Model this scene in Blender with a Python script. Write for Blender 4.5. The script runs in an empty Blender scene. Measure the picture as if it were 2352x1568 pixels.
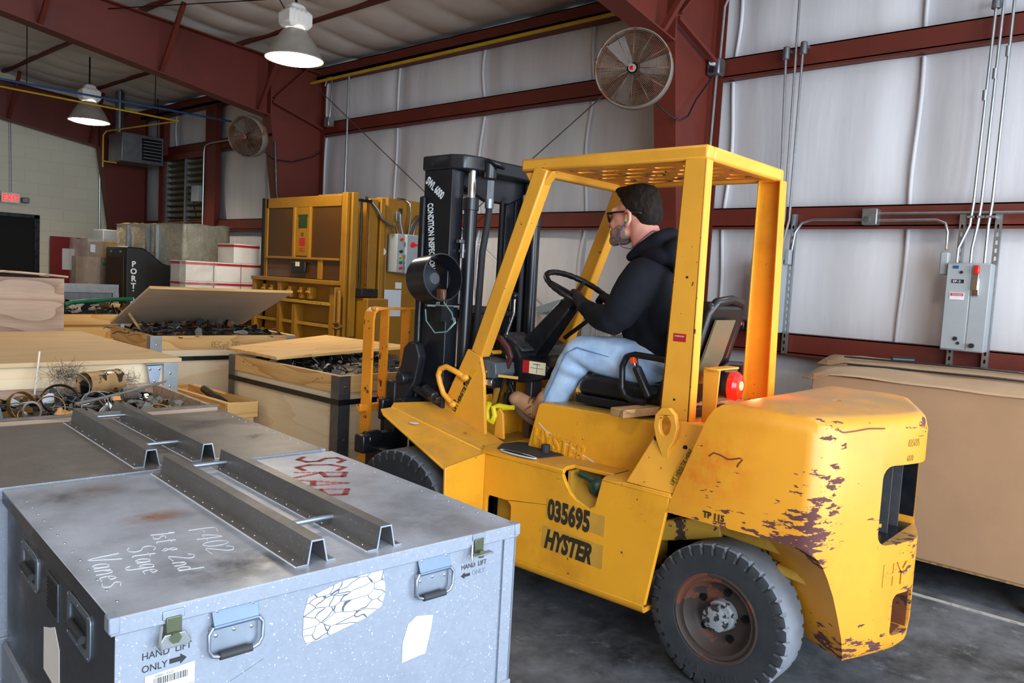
import bpy, bmesh, math, random
from mathutils import Vector, Matrix, noise
from mathutils.geometry import tessellate_polygon
import numpy as np
SC = bpy.context.scene
COL = SC.collection
PI = math.pi
R = math.radians
# ------------------------------------------------------------------ camera
YAW, PITCH, ROLL, FPX = 0.841602, 0.0786951, 0.0544804, 1796.27
CP = Vector((0, 0, 1.6))
def cam_axes():
    cy, sy, cp, sp = math.cos(YAW), math.sin(YAW), math.cos(PITCH), math.sin(PITCH)
    f = Vector((sy*cp, cy*cp, -sp)); r = Vector((cy, -sy, 0)); u = r.cross(f)
    cr, sr = math.cos(ROLL), math.sin(ROLL)
    return cr*r+sr*u, -sr*r+cr*u, f
AR, AU, AF = cam_axes()
cd = bpy.data.cameras.new('camera'); cam = bpy.data.objects.new('camera', cd); COL.objects.link(cam)
cd.sensor_width = 36; cd.lens = FPX/2352*36; cd.clip_start = .05; cd.clip_end = 200
cam.matrix_world = Matrix(((AR.x, AU.x, -AF.x, CP.x), (AR.y, AU.y, -AF.y, CP.y), (AR.z, AU.z, -AF.z, CP.z), (0, 0, 0, 1)))
SC.camera = cam
# ------------------------------------------------------------------ light
w = bpy.data.worlds.new('world'); SC.world = w; w.use_nodes = True
w.node_tree.nodes['Background'].inputs[0].default_value = (.62, .78, 1, 1)
w.node_tree.nodes['Background'].inputs[1].default_value = .35
def area(name, loc, rot, sx, sy, power, col):
    l = bpy.data.lights.new(name, 'AREA'); l.shape = 'RECTANGLE'; l.size = sx; l.size_y = sy; l.energy = power; l.color = col
    o = bpy.data.objects.new(name, l); COL.objects.link(o); o.location = loc; o.rotation_euler = rot; return o
# daylight falling through the big open loading doors behind the photographer
area('daylight_door_near', (-1.2, -3.55, 2.0), (R(90), 0, 0), 5.2, 3.6, 560, (.77, .885, 1))
area('daylight_door_right', (3.6, -3.55, 2.0), (R(90), 0, 0), 3.4, 3.6, 360, (.78, .89, 1))
SC.view_settings.view_transform = 'Standard'; SC.view_settings.look = 'None'
SC.view_settings.gamma = 1; SC.view_settings.use_curve_mapping = False
SC.view_settings.exposure = 0.28
# ------------------------------------------------------------------ tagging
def tag(o, label=None, cat=None, group=None, kind=None):
    if label: o['label'] = label
    if cat: o['category'] = cat
    if group: o['group'] = group
    if kind: o['kind'] = kind
    return o
def empty(name, loc, label, cat, group=None, rz=0):
    o = bpy.data.objects.new(name, None); COL.objects.link(o); o.location = loc; o.rotation_euler = (0, 0, rz)
    o.empty_display_size = .1
    return tag(o, label, cat, group)
def org(p):
    v = Vector((0, 0, 0))
    while p is not None: v += p.location; p = p.parent
    return v
def obj(name, mb, m, parent=None, bev=0, smooth=35, world=False, label=None, seg=2):
    """link a mesh builder as ONE mesh object; world=True: vertices are in world space and the parent's place is taken off"""
    bm = mb.bm if isinstance(mb, MB) else mb
    if world and parent is not None: bmesh.ops.translate(bm, verts=bm.verts, vec=-org(parent))
    bmesh.ops.recalc_face_normals(bm, faces=bm.faces) if not getattr(mb, 'keep', False) else None
    me = bpy.data.meshes.new(name); bm.to_mesh(me); bm.free()
    return meobj(name, me, m, parent, bev, smooth, label, seg)
def meobj(name, me, m, parent=None, bev=0, smooth=35, label=None, seg=2):
    for q in (m if isinstance(m, (list, tuple)) else [m]): me.materials.append(q)
    me.polygons.foreach_set('use_smooth', [True]*len(me.polygons))
    if smooth < 180: me.set_sharp_from_angle(angle=R(smooth))
    o = bpy.data.objects.new(name, me); COL.objects.link(o)
    if parent is not None: o.parent = parent
    if bev:
        b = o.modifiers.new('bevel', 'BEVEL'); b.width = bev; b.segments = seg; b.limit_method = 'ANGLE'; b.angle_limit = R(32); b.harden_normals = False
    if label: o['label'] = label
    return o
def dup(root, loc=None, rot=None, label=None, group=None):
    def cp(o, par):
        c = o.copy(); COL.objects.link(c)
        if par is not None: c.parent = par
        for ch in [x for x in bpy.data.objects if x.parent == o]: cp(ch, c)
        return c
    r = cp(root, None)
    if loc is not None: r.location = loc
    if rot is not None: r.rotation_euler = rot
    if label: r['label'] = label
    if group: r['group'] = group
    return r
# ------------------------------------------------------------------ mesh builder
def basis(d, upv=None):
    d = Vector(d).normalized(); upv = Vector(upv) if upv else (Vector((0, 0, 1)) if abs(d.z) < .95 else Vector((0, 1, 0)))
    a = d.cross(upv).normalized(); b = a.cross(d).normalized(); return d, a, b
class MB:
    def __init__(s): s.bm = bmesh.new(); s.mi = 0
    def face(s, vs):
        try: f = s.bm.faces.new(vs); f.material_index = s.mi; return f
        except ValueError: return None
    def poly(s, pts): return s.face([s.bm.verts.new(p) for p in pts])
    def box(s, x0, x1, y0, y1, z0, z1):
        v = [s.bm.verts.new(p) for p in ((x0,y0,z0),(x1,y0,z0),(x1,y1,z0),(x0,y1,z0),(x0,y0,z1),(x1,y0,z1),(x1,y1,z1),(x0,y1,z1))]
        for i in ((3,2,1,0),(4,5,6,7),(0,1,5,4),(1,2,6,5),(2,3,7,6),(3,0,4,7)): s.face([v[k] for k in i])
        return s
    def bar(s, p0, p1, w, h, up=None, w1=None, h1=None):
        """rectangular bar from p0 to p1; w along side axis, h along up axis"""
        p0, p1 = Vector(p0), Vector(p1); d, a, b = basis(p1-p0, up); w1 = w1 or w; h1 = h1 or h
        L = []
        for p, ww, hh in ((p0, w, h), (p1, w1, h1)):
            L.append([s.bm.verts.new(p+a*x*ww/2+b*y*hh/2) for x, y in ((-1,-1),(1,-1),(1,1),(-1,1))])
        s.face(L[0][::-1]); s.face(L[1])
        for i in range(4): s.face([L[0][i], L[0][(i+1)%4], L[1][(i+1)%4], L[1][i]])
        return s
    def cyl(s, p0, p1, r0, r1=None, n=16, caps=True):
        r1 = r0 if r1 is None else r1; p0, p1 = Vector(p0), Vector(p1); d, a, b = basis(p1-p0); L = []
        for p, r in ((p0, r0), (p1, r1)): L.append([s.bm.verts.new(p+(a*math.cos(t)+b*math.sin(t))*r) for t in (2*PI*i/n for i in range(n))])
        for i in range(n): s.face([L[0][i], L[0][(i+1)%n], L[1][(i+1)%n], L[1][i]])
        if caps: s.face(L[0][::-1]); s.face(L[1])
        return s
    def tube(s, pts, r, n=8, closed=False, caps=True):
        pts = [Vector(p) for p in pts]; m = len(pts); rr = r if isinstance(r, (list, tuple)) else [r]*m; rings = []; pa = None
        for i, p in enumerate(pts):
            if closed: d = pts[(i+1)%m]-pts[i-1]
            else: d = pts[min(i+1, m-1)]-pts[max(i-1, 0)]
            if d.length < 1e-9: d = Vector((0, 0, 1))
            d.normalize()
            if pa is None: _, pa, _ = basis(d)
            pa = (pa-d*pa.dot(d)); pa = pa.normalized() if pa.length > 1e-6 else basis(d)[1]; b = d.cross(pa)
            rings.append([s.bm.verts.new(p+(pa*math.cos(t)+b*math.sin(t))*rr[i]) for t in (2*PI*k/n for k in range(n))])
        for i in range(m if closed else m-1):
            A, B = rings[i], rings[(i+1)%m]
            for k in range(n): s.face([A[k], A[(k+1)%n], B[(k+1)%n], B[k]])
        if not closed and caps: s.face(rings[0][::-1]); s.face(rings[-1])
        return s
    def ribbon(s, pts, w, t, up):
        """flat strap through pts; w wide along up x dir, t thick along up"""
        pts = [Vector(p) for p in pts]; up = Vector(up); rings = []
        for i, p in enumerate(pts):
            d = (pts[min(i+1, len(pts)-1)]-pts[max(i-1, 0)]).normalized(); a = d.cross(up).normalized(); u = a.cross(d)
            rings.append([s.bm.verts.new(p+a*x*w/2+u*y*t/2) for x, y in ((-1,-1),(1,-1),(1,1),(-1,1))])
        for A, B in zip(rings, rings[1:]):
            for k in range(4): s.face([A[k], A[(k+1)%4], B[(k+1)%4], B[k]])
        s.face(rings[0][::-1]); s.face(rings[-1]); return s
    def ell(s, c, r, rot=None, sub=3):
        g = bmesh.ops.create_icosphere(s.bm, subdivisions=sub, radius=1)
        M = Matrix.Translation(Vector(c)) @ (rot.to_4x4() if rot else Matrix()) @ Matrix.Diagonal(Vector((r[0], r[1], r[2], 1))) if not isinstance(r, (int, float)) else Matrix.Translation(Vector(c)) @ Matrix.Scale(r, 4)
        bmesh.ops.transform(s.bm, matrix=M, verts=g['verts'])
        for v in g['verts']:
            for f in v.link_faces: f.material_index = s.mi
        return s
    def prism(s, poly, ax, a, b, holes=()):
        """poly in the two other axes (x:(y,z) y:(x,z) z:(x,y)) pushed from a to b along ax; holes cut right through"""
        def P(q, t): return {'x': (t, q[0], q[1]), 'y': (q[0], t, q[1]), 'z': (q[0], q[1], t)}[ax]
        loops = [list(poly)]+[list(h) for h in holes]; A = [[s.bm.verts.new(P(q, a)) for q in l] for l in loops]; B = [[s.bm.verts.new(P(q, b)) for q in l] for l in loops]
        if holes:
            tri = tessellate_polygon([[Vector((q[0], q[1], 0)) for q in l] for l in loops]); fa = sum(A, []); fb = sum(B, [])
            for t in tri: s.face([fa[i] for i in t]); s.face([fb[i] for i in reversed(t)])
        else: s.face(A[0]); s.face(B[0][::-1])
        for la, lb in zip(A, B):
            n = len(la)
            for i in range(n): s.face([la[i], la[(i+1)%n], lb[(i+1)%n], lb[i]])
        return s
    def loft(s, rings, closed=True, caps=True):
        L = [[s.bm.verts.new(p) for p in r] for r in rings]; n = len(L[0])
        for A, B in zip(L, L[1:]):
            for k in range(n if closed else n-1): s.face([A[k], A[(k+1)%n], B[(k+1)%n], B[k]])
        if caps and closed: s.face(L[0][::-1]); s.face(L[-1])
        return s
    def lathe(s, prof, c, axis, n=32, caps=False):
        """prof: (radius, height along axis)"""
        c = Vector(c); d, a, b = basis(axis); L = []
        for r, h in prof: L.append([s.bm.verts.new(c+d*h+(a*math.cos(t)+b*math.sin(t))*r) for t in (2*PI*i/n for i in range(n))])
        for A, B in zip(L, L[1:]):
            for k in range(n): s.face([A[k], A[(k+1)%n], B[(k+1)%n], B[k]])
        if caps: s.face(L[0][::-1]); s.face(L[-1])
        return s
    def grid(s, f, nu, nv):
        V = [[s.bm.verts.new(f(i/nu, j/nv)) for j in range(nv+1)] for i in range(nu+1)]
        for i in range(nu):
            for j in range(nv): s.face([V[i][j], V[i+1][j], V[i+1][j+1], V[i][j+1]])
        return s
    def torus(s, c, axis, Rr, r, n=32, k=8):
        c = Vector(c); d, a, b = basis(axis)
        return s.tube([c+(a*math.cos(t)+b*math.sin(t))*Rr for t in (2*PI*i/n for i in range(n))], r, k, closed=True)
def evalmesh(o):
    bpy.context.view_layer.update()
    dg = bpy.context.evaluated_depsgraph_get(); me = bpy.data.meshes.new_from_object(o.evaluated_get(dg)); return me
def carve(mb, cutters):
    """mb minus the cutter builders, returned as a mesh (exact boolean, helpers removed)"""
    bmesh.ops.recalc_face_normals(mb.bm, faces=mb.bm.faces); me = bpy.data.meshes.new('t'); mb.bm.to_mesh(me); o = bpy.data.objects.new('t', me); COL.objects.link(o); tmp = []
    for cmb in cutters:
        bmesh.ops.recalc_face_normals(cmb.bm, faces=cmb.bm.faces); m2 = bpy.data.meshes.new('c'); cmb.bm.to_mesh(m2); c = bpy.data.objects.new('c', m2); COL.objects.link(c); tmp.append(c)
        b = o.modifiers.new('b', 'BOOLEAN'); b.operation = 'DIFFERENCE'; b.solver = 'EXACT'; b.object = c
    r = evalmesh(o)
    for q in tmp+[o]: bpy.data.objects.remove(q)
    r.materials.clear(); return r
def blob(mb, voxel=.008, it=6, fac=.5):
    """fuse overlapping lumps into one continuous skin"""
    bmesh.ops.recalc_face_normals(mb.bm, faces=mb.bm.faces); me = bpy.data.meshes.new('t'); mb.bm.to_mesh(me); o = bpy.data.objects.new('t', me); COL.objects.link(o)
    m = o.modifiers.new('r', 'REMESH'); m.mode = 'VOXEL'; m.voxel_size = voxel; m.use_smooth_shade = True
    if it: q = o.modifiers.new('s', 'SMOOTH'); q.iterations = it; q.factor = fac
    r = evalmesh(o); bpy.data.objects.remove(o); r.materials.clear(); return r
def shift(me, v):
    me.transform(Matrix.Translation(v)); return me
FONT = None
def text(name, body, size, origin, right, up, m, parent, depth=.0006, align='LEFT', shear=0, sx=1.0, weight=0, world=True, label=None, space=1.0):
    cu = bpy.data.curves.new(name, 'FONT'); cu.body = body; cu.size = size; cu.extrude = depth; cu.align_x = align; cu.shear = shear; cu.offset = weight; cu.resolution_u = 3; cu.space_character = space
    o = bpy.data.objects.new(name, cu); COL.objects.link(o); me = evalmesh(o); bpy.data.objects.remove(o); bpy.data.curves.remove(cu)
    r, u = Vector(right).normalized(), Vector(up).normalized(); n = r.cross(u).normalized(); p = Vector(origin)
    if world and parent is not None: p = p-org(parent)
    M = Matrix(((r.x*sx, u.x, n.x, p.x), (r.y*sx, u.y, n.y, p.y), (r.z*sx, u.z, n.z, p.z), (0, 0, 0, 1)))
    me.transform(M); me.materials.clear()
    return meobj(name, me, m, parent, 0, 35, label)
# hand-lettering: strokes in a 0..1 cell
STROKES = {
 'F': [[(0,0),(0,1),(.6,1)],[(0,.5),(.5,.52)]], 'H': [[(0,0),(0,1)],[(.6,0),(.6,1)],[(0,.5),(.6,.5)]], '4': [[(.45,0),(.45,1),(0,.35),(.7,.35)]],
 '0': [[(.3,0),(.05,.25),(.05,.75),(.3,1),(.55,.75),(.55,.25),(.3,0)]], '2': [[(0,.8),(.2,1),(.5,.9),(.5,.65),(0,.02),(.65,.05)]],
 '1': [[(.1,.8),(.25,1),(.2,0)]], 's': [[(.4,.5),(.15,.55),(.05,.4),(.35,.22),(.3,.02),(0,.05)]], 't': [[(.2,.85),(.18,.1),(.35,.02)],[(0,.6),(.4,.62)]],
 '&': [[(.3,0),(.05,.2),(.35,.4),(.3,.62),(.1,.45),(.4,.05)]], 'n': [[(0,0),(.03,.5),(.05,.3),(.2,.5),(.35,.4),(.38,0)]], 'd': [[(.35,.4),(.15,.5),(0,.25),(.15,.02),(.35,.15),(.4,1),(.38,0)]],
 'S': [[(.6,.88),(.35,1),(.08,.85),(.15,.6),(.45,.45),(.55,.2),(.3,0),(0,.12)]], 'a': [[(.35,.45),(.15,.5),(0,.25),(.15,.02),(.33,.2),(.36,.48),(.4,.02)]], 'g': [[(.35,.45),(.15,.5),(0,.25),(.15,.02),(.35,.2),(.38,.48),(.35,-.35),(.1,-.42),(0,-.25)]],
 'e': [[(0,.28),(.32,.32),(.22,.5),(.03,.35),(.1,.05),(.38,.06)]], 'V': [[(0,1),(.28,0),(.6,1)]], 'R': [[(0,0),(0,1),(.4,.95),(.42,.6),(.02,.5),(.5,0)]], 'E': [[(.5,1),(0,1),(0,0),(.5,0)],[(0,.5),(.4,.5)]],
 'C': [[(.6,.85),(.3,1),(.03,.7),(.05,.25),(.3,0),(.6,.15)]], 'y': [[(0,.5),(.2,.1)],[(.4,.5),(.1,-.4)]], 'c': [[(.35,.42),(.15,.5),(0,.25),(.15,.02),(.38,.08)]], 'L': [[(0,1),(0,0),(.5,0)]], 'I': [[(.15,1),(.15,0)]], 'N': [[(0,0),(0,1),(.5,0),(.5,1)]], 'G': [[(.55,.85),(.3,1),(.03,.6),(.1,.1),(.4,0),(.55,.4),(.3,.42)]],
 'A': [[(0,0),(.3,1),(.6,0)],[(.12,.35),(.48,.35)]], 'P': [[(0,0),(.02,1),(.45,.95),(.5,.6),(.05,.48)]], 'U': [[(0,1),(.02,.2),(.25,0),(.5,.2),(.5,1)]], 'i': [[(.1,.5),(.1,0)],[(.1,.72),(.11,.76)]], 'l': [[(.1,1),(.08,0)]], ' ': [],
}
def script(name, body, h, origin, right, up, m, parent, wdt, pitch=.62, xs=1., world=True, label=None, jit=.03, seed=1):
    rnd = random.Random(seed); r, u = Vector(right).normalized(), Vector(up).normalized(); n = r.cross(u); p0 = Vector(origin)
    if world and parent is not None: p0 = p0-org(parent)
    mb = MB(); x = 0
    for ch in body:
        dy = rnd.uniform(-jit, jit)*h
        for st in STROKES.get(ch, []):
            q = [p0+r*(x+a*h*xs)+u*(b*h+dy) for a, b in st]
            pts = []
            for i in range(len(q)-1):
                P0, P1, P2, P3 = q[max(i-1, 0)], q[i], q[i+1], q[min(i+2, len(q)-1)]
                for k in range(4):
                    t = k/4; pts.append(.5*((2*P1)+(P2-P0)*t+(2*P0-5*P1+4*P2-P3)*t*t+(3*P1-P0-3*P2+P3)*t**3))
            pts.append(q[-1]); mb.ribbon(pts, wdt, .0008, n)
        cw = max([a for st in STROKES.get(ch, [[(0.3, 0)]]) for a, b in st] or [.3]); x += (cw+.22)*h*pitch/.62*xs
    return obj(name, mb, m, parent, label=label)
# ------------------------------------------------------------------ materials
def lin(c): return tuple(((v/255)/12.92 if v/255 <= .04045 else ((v/255+.055)/1.055)**2.4) for v in c)
class NT:
    def __init__(s, name):
        s.m = bpy.data.materials.new(name); s.m.use_nodes = True; s.t = s.m.node_tree; s.b = s.t.nodes['Principled BSDF']; s.tc = s.t.nodes.new('ShaderNodeTexCoord')
    def n(s, k, **v):
        q = s.t.nodes.new('ShaderNode'+k)
        for a, b in v.items():
            if hasattr(q, a): setattr(q, a, b)
        return q
    def l(s, a, b): s.t.links.new(a, b)
    def coord(s, sc=(1, 1, 1), rot=(0, 0, 0), loc=(0, 0, 0)):
        q = s.n('Mapping'); q.inputs['Scale'].default_value = sc; q.inputs['Rotation'].default_value = rot; q.inputs['Location'].default_value = loc; s.l(s.tc.outputs['Object'], q.inputs['Vector']); return q.outputs[0]
    def noise(s, scale, detail=4, rough=.55, sc=(1, 1, 1), loc=(0, 0, 0), dist=0, rot=(0, 0, 0)):
        q = s.n('TexNoise'); q.inputs['Scale'].default_value = scale; q.inputs['Detail'].default_value = detail; q.inputs['Roughness'].default_value = rough; q.inputs['Distortion'].default_value = dist; s.l(s.coord(sc, rot, loc), q.inputs['Vector']); return q.outputs['Fac']
    def ramp(s, f, a, b, ca=0., cb=1.):
        q = s.n('MapRange'); q.inputs['From Min'].default_value = a; q.inputs['From Max'].default_value = b; q.inputs['To Min'].default_value = ca; q.inputs['To Max'].default_value = cb; s.l(f, q.inputs['Value']); return q.outputs[0]
    def math(s, op, a, b=0.):
        q = s.n('Math', operation=op)
        for i, v in enumerate((a, b)):
            if isinstance(v, (int, float)): q.inputs[i].default_value = v
            else: s.l(v, q.inputs[i])
        return q.outputs[0]
    def mix(s, f, a, b, mode='MIX'):
        q = s.n('Mix', data_type='RGBA', blend_type=mode)
        for k, v in ((0, f), (6, a), (7, b)):
            if isinstance(v, (int, float)): q.inputs[k].default_value = v
            elif isinstance(v, tuple): q.inputs[k].default_value = (*v[:3], 1)
            else: s.l(v, q.inputs[k])
        return q.outputs[2]
    def set(s, **k):
        for a, v in k.items():
            i = s.b.inputs[a.replace('_', ' ')]
            if isinstance(v, tuple): i.default_value = (*v[:3], 1) if len(i.default_value) == 4 else v
            elif isinstance(v, (int, float)): i.default_value = v
            else: s.l(v, i)
        return s
    def bump(s, f, st=.3, d=.01):
        q = s.n('Bump'); q.inputs['Strength'].default_value = st; q.inputs['Distance'].default_value = d; s.l(f, q.inputs['Height']); s.l(q.outputs[0], s.b.inputs['Normal'])
def simple(name, rgb, rough=.5, metal=0., var=.12, vs=6., bump=0., bs=60., spec=.5, rv=0., sc=(1, 1, 1)):
    t = NT(name); c = lin(rgb); n = t.noise(vs, 5, .6, sc); dk = tuple(x*(1-var) for x in c); lt = tuple(min(1, x*(1+var)) for x in c)
    t.set(Base_Color=t.mix(t.ramp(n, .3, .7), dk, lt), Metallic=metal, Roughness=rough if not rv else t.ramp(t.noise(vs*2.3, 4), .3, .7, max(.02, rough-rv), min(1, rough+rv)), Specular_IOR_Level=spec)
    if bump: t.bump(t.noise(bs, 3), bump, .004)
    return t.m
def worn(name, rgb, chip=(66, 30, 22), rough=.42, amt=.30, cs=22., stain=(150, 90, 20), st=.25, sc=(1, 1, 1), spots=.0, zones=(), dust=0., stains=()):
    """old enamel paint: fade, stains, small rusty chips of their own shape"""
    t = NT(name); c = lin(rgb); c = t.mix(t.ramp(t.noise(2.3, 4), .3, .7), tuple(x*.86 for x in c), tuple(min(1, x*1.08) for x in c))
    c = t.mix(t.math('MULTIPLY', t.ramp(t.noise(3.1, 6, .65, loc=(3, 1, 7)), .52, .75), st), c, lin(stain))
    big = t.noise(1.7, 3, .5, loc=(9, 4, 2)); ch = t.noise(cs, 5, .62, sc, loc=(1, 5, 3))
    s_ = t.math('ADD', ch, t.math('MULTIPLY', big, .32))
    for (px, py, pz, rad, boost, asp) in zones:   # knocks gather where the machine bumps into things
        mp = t.n('Mapping'); mp.vector_type = 'TEXTURE'; mp.inputs['Location'].default_value = (px, py, pz); mp.inputs['Scale'].default_value = (rad*asp[0], rad*asp[1], rad*asp[2]); t.l(t.tc.outputs['Object'], mp.inputs['Vector'])
        ln = t.n('VectorMath', operation='LENGTH'); t.l(mp.outputs[0], ln.inputs[0]); s_ = t.math('ADD', s_, t.ramp(ln.outputs['Value'], .2, 1., boost, 0.))
    mk = t.ramp(s_, .93-amt*.3, .95-amt*.3)
    if spots: mk = t.math('MAXIMUM', mk, t.ramp(t.noise(55, 2, .5, loc=(2, 8, 4)), .80-spots, .815-spots))
    if dust:   # grey-brown dirt that has settled on surfaces facing up
        g = t.n('NewGeometry'); sx = t.n('SeparateXYZ'); t.l(g.outputs['Normal'], sx.inputs[0]); up = t.ramp(sx.outputs['Z'], .8, .98)
        c = t.mix(t.math('MULTIPLY', t.math('MULTIPLY', up, t.ramp(t.noise(4.5, 6, .66, loc=(7, 7, 7)), .3, .62)), dust), c, lin((140, 120, 84)))
    for (px, py, pz, rad, stn, col) in stains:
        mp = t.n('Mapping'); mp.vector_type = 'TEXTURE'; mp.inputs['Location'].default_value = (px, py, pz); mp.inputs['Scale'].default_value = (rad, rad, rad); t.l(t.tc.outputs['Object'], mp.inputs['Vector'])
        ln = t.n('VectorMath', operation='LENGTH'); t.l(mp.outputs[0], ln.inputs[0]); c = t.mix(t.math('MULTIPLY', t.ramp(ln.outputs['Value'], .15, 1., stn, 0.), t.ramp(t.noise(14, 6, .7, loc=(px, py, 1)), .42, .6)), c, lin(col))
    c = t.mix(mk, c, lin(chip)); t.set(Base_Color=c, Roughness=t.ramp(mk, 0, 1, rough, .85)); t.bump(t.math('MULTIPLY', mk, -1.), .25, .003); return t.m
def wood(name, a, b, ax='x', scale=1., k=9., rough=.6, contrast=.8, knots=True, grey=None):
    t = NT(name); s1 = {'x': (.22, 1.6, 1.6), 'y': (1.6, .22, 1.6), 'z': (1.6, 1.6, .22)}[ax]
    f = t.noise(1.7*scale, 2, .45, s1, dist=.25); g = t.math('FRACT', t.math('MULTIPLY', f, k)); g = t.ramp(g, .0, 1., 0., 1.); g = t.math('POWER', g, 3.)
    fine = t.noise(90*scale, 3, .6, {'x': (.03, 1, 1), 'y': (1, .03, 1), 'z': (1, 1, .03)}[ax])
    m = t.math('MULTIPLY', t.math('ADD', t.math('MULTIPLY', g, .75), t.ramp(fine, .35, .7, 0, .35)), contrast)
    c = t.mix(m, lin(a), lin(b)); c = t.mix(t.ramp(t.noise(1.2, 3), .4, .8, 0, .35), c, lin(b))
    if grey: c = t.mix(t.ramp(t.noise(3, 5, .6), .4, .7, 0, .6), c, lin(grey))
    t.set(Base_Color=c, Roughness=rough); t.bump(fine, .08, .002); return t.m
def alum(name, rgb=(172, 176, 182), rough=.38, metal=.85, dirt=(70, 68, 66), da=.5, brushed=(1, 1, 1), speck=0., zones=()):
    t = NT(name); c = t.mix(t.ramp(t.noise(2.6, 6, .62), .42, .72, 0, da), lin(rgb), lin(dirt))
    fs = t.noise(70, 3, .6, brushed); c = t.mix(t.ramp(fs, .3, .7, 0, .25), c, tuple(x*.55 for x in lin(rgb)))
    for (px, py, rx, ry, stn, col, ns) in zones:   # stains with a shape of their own
        mp = t.n('Mapping'); mp.vector_type = 'TEXTURE'; mp.inputs['Location'].default_value = (px, py, .9); mp.inputs['Scale'].default_value = (rx, ry, .5); t.l(t.tc.outputs['Object'], mp.inputs['Vector'])
        ln = t.n('VectorMath', operation='LENGTH'); t.l(mp.outputs[0], ln.inputs[0]); c = t.mix(t.math('MULTIPLY', t.ramp(ln.outputs['Value'], .1, 1., stn, 0.), t.ramp(t.noise(ns, 6, .7, loc=(px, py, 1)), .35, .6)), c, lin(col))
    if speck: c = t.mix(t.ramp(t.noise(160, 2, .5), .68, .72, 0, speck), c, (.85, .88, .9))
    t.set(Base_Color=c, Metallic=metal, Roughness=t.ramp(t.noise(5, 5, .6, loc=(3, 3, 3)), .3, .7, rough-.1, rough+.18)); t.bump(fs, .06, .001); return t.m
M = {}
M['floor'] = (lambda t: (t.set(Base_Color=t.mix(t.ramp(t.noise(9, 6, .7, loc=(2, 2, 0)), .58, .80, 0, .5), t.mix(t.ramp(t.noise(1.9, 8, .72), .34, .66), lin((34, 36, 40)), lin((104, 108, 114))), lin((150, 154, 158))), Roughness=t.ramp(t.noise(2.2, 5), .3, .7, .42, .75)), t.bump(t.noise(30, 5), .12, .004), t.m)[-1])(NT('concrete_floor'))
def m_wall():
    t = NT('insulation_facing'); n = t.noise(3.0, 4, .6, (1, 1, .12)); st = t.noise(14, 4, .6, (1, 1, .03))
    c = t.mix(t.ramp(n, .35, .7), lin((216, 214, 216)), lin((196, 194, 198))); c = t.mix(t.ramp(st, .5, .8, 0, .2), c, lin((186, 182, 182)))
    c = t.mix(t.ramp(t.noise(24, 3, .6), .76, .80, 0, .6), c, lin((110, 98, 84)))
    t.set(Base_Color=c, Roughness=.52); q = t.math('ADD', t.math('MULTIPLY', n, 1.), t.math('MULTIPLY', st, .25)); t.bump(q, .18, .03); return t.m
M['wall'] = m_wall()
M['ceil'] = simple('roof_facing', (206, 200, 194), .55, var=.1, vs=2.5, bump=.3, bs=5)
def m_block():
    t = NT('painted_block'); b = t.n('TexBrick'); b.offset = .5; b.inputs['Scale'].default_value = 1; b.inputs['Brick Width'].default_value = .4; b.inputs['Row Height'].default_value = .2; b.inputs['Mortar Size'].default_value = .006
    b.inputs['Color1'].default_value = (*lin((214, 206, 184)), 1); b.inputs['Color2'].default_value = (*lin((210, 202, 180)), 1); b.inputs['Mortar'].default_value = (*lin((202, 194, 174)), 1)
    q = t.n('Mapping'); q.inputs['Rotation'].default_value = (R(90), 0, 0); t.l(t.tc.outputs['Object'], q.inputs[0]); t.l(q.outputs[0], b.inputs['Vector']); t.set(Base_Color=b.outputs[0], Roughness=.7); return t.m
M['block'] = m_block()
M['red'] = worn('red_primer_steel', (98, 33, 19), chip=(68, 26, 15), rough=.55, amt=.2, stain=(70, 26, 18), st=.6)
M['yellow'] = worn('yellow_truck_enamel', (226, 156, 36), chip=(70, 32, 24), rough=.36, amt=.2, stain=(176, 112, 24), st=.6, spots=.045, dust=.55)
M['yworn'] = worn('scuffed_yellow_enamel', (212, 142, 34), chip=(84, 44, 42), rough=.4, amt=.16, cs=13, stain=(190, 112, 24), st=.45, sc=(1, 1, 3.4), spots=.02, zones=((-.52, -1.0, .80, .34, .25, (.6, .6, 1.3)), (-.36, -1.05, .26, .24, .22, (2.2, 1, .7)), (-.05, -1.2, .62, .5, .13, (.7, 1, 1.2)), (-.45, -.98, 1.12, .2, .17, (1.2, 1, .5)), (.0, -1.2, 1.12, .2, .2, (1, 1, .3)), (-.58, -.7, .70, .26, .16, (.3, 2, .6))), dust=.75, stains=((-.58, -.62, .93, .20, .8, (206, 110, 20)), (-.58, -.52, .86, .13, .7, (200, 100, 24)), (-.5, -1.0, .5, .3, .35, (200, 130, 30))))
M['ypale'] = worn('sun_faded_yellow', (226, 158, 50), chip=(100, 46, 24), rough=.4, amt=.24, stain=(206, 130, 40), st=.4, spots=.04)
M['yrust'] = worn('rusty_yellow', (234, 146, 28), chip=(96, 44, 24), rough=.5, amt=.52, cs=16, stain=(190, 90, 20), st=.5)
M['ydirty'] = worn('grimy_yellow', (176, 134, 40), chip=(54, 38, 26), rough=.6, amt=.55, cs=9, stain=(90, 66, 34), st=.8)
M['baler'] = worn('ochre_machine_paint', (150, 103, 15), chip=(70, 44, 16), rough=.45, amt=.25, stain=(130, 84, 14), st=.6, spots=.01)
M['black'] = simple('black_paint', (22, 24, 30), .32, var=.3, vs=8, rv=.12)
M['mast'] = worn('black_mast_paint', (24, 26, 32), chip=(110, 78, 56), rough=.3, amt=.12, stain=(44, 40, 38), st=.5)
M['rubber'] = simple('black_rubber', (40, 42, 46), .7, var=.25, vs=9, bump=.3, bs=40)
M['tread'] = simple('dusty_tread_rubber', (104, 108, 116), .85, var=.15, vs=12)
M['vinyl'] = simple('black_vinyl', (18, 18, 21), .38, var=.2, vs=7, bump=.15, bs=120)
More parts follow.
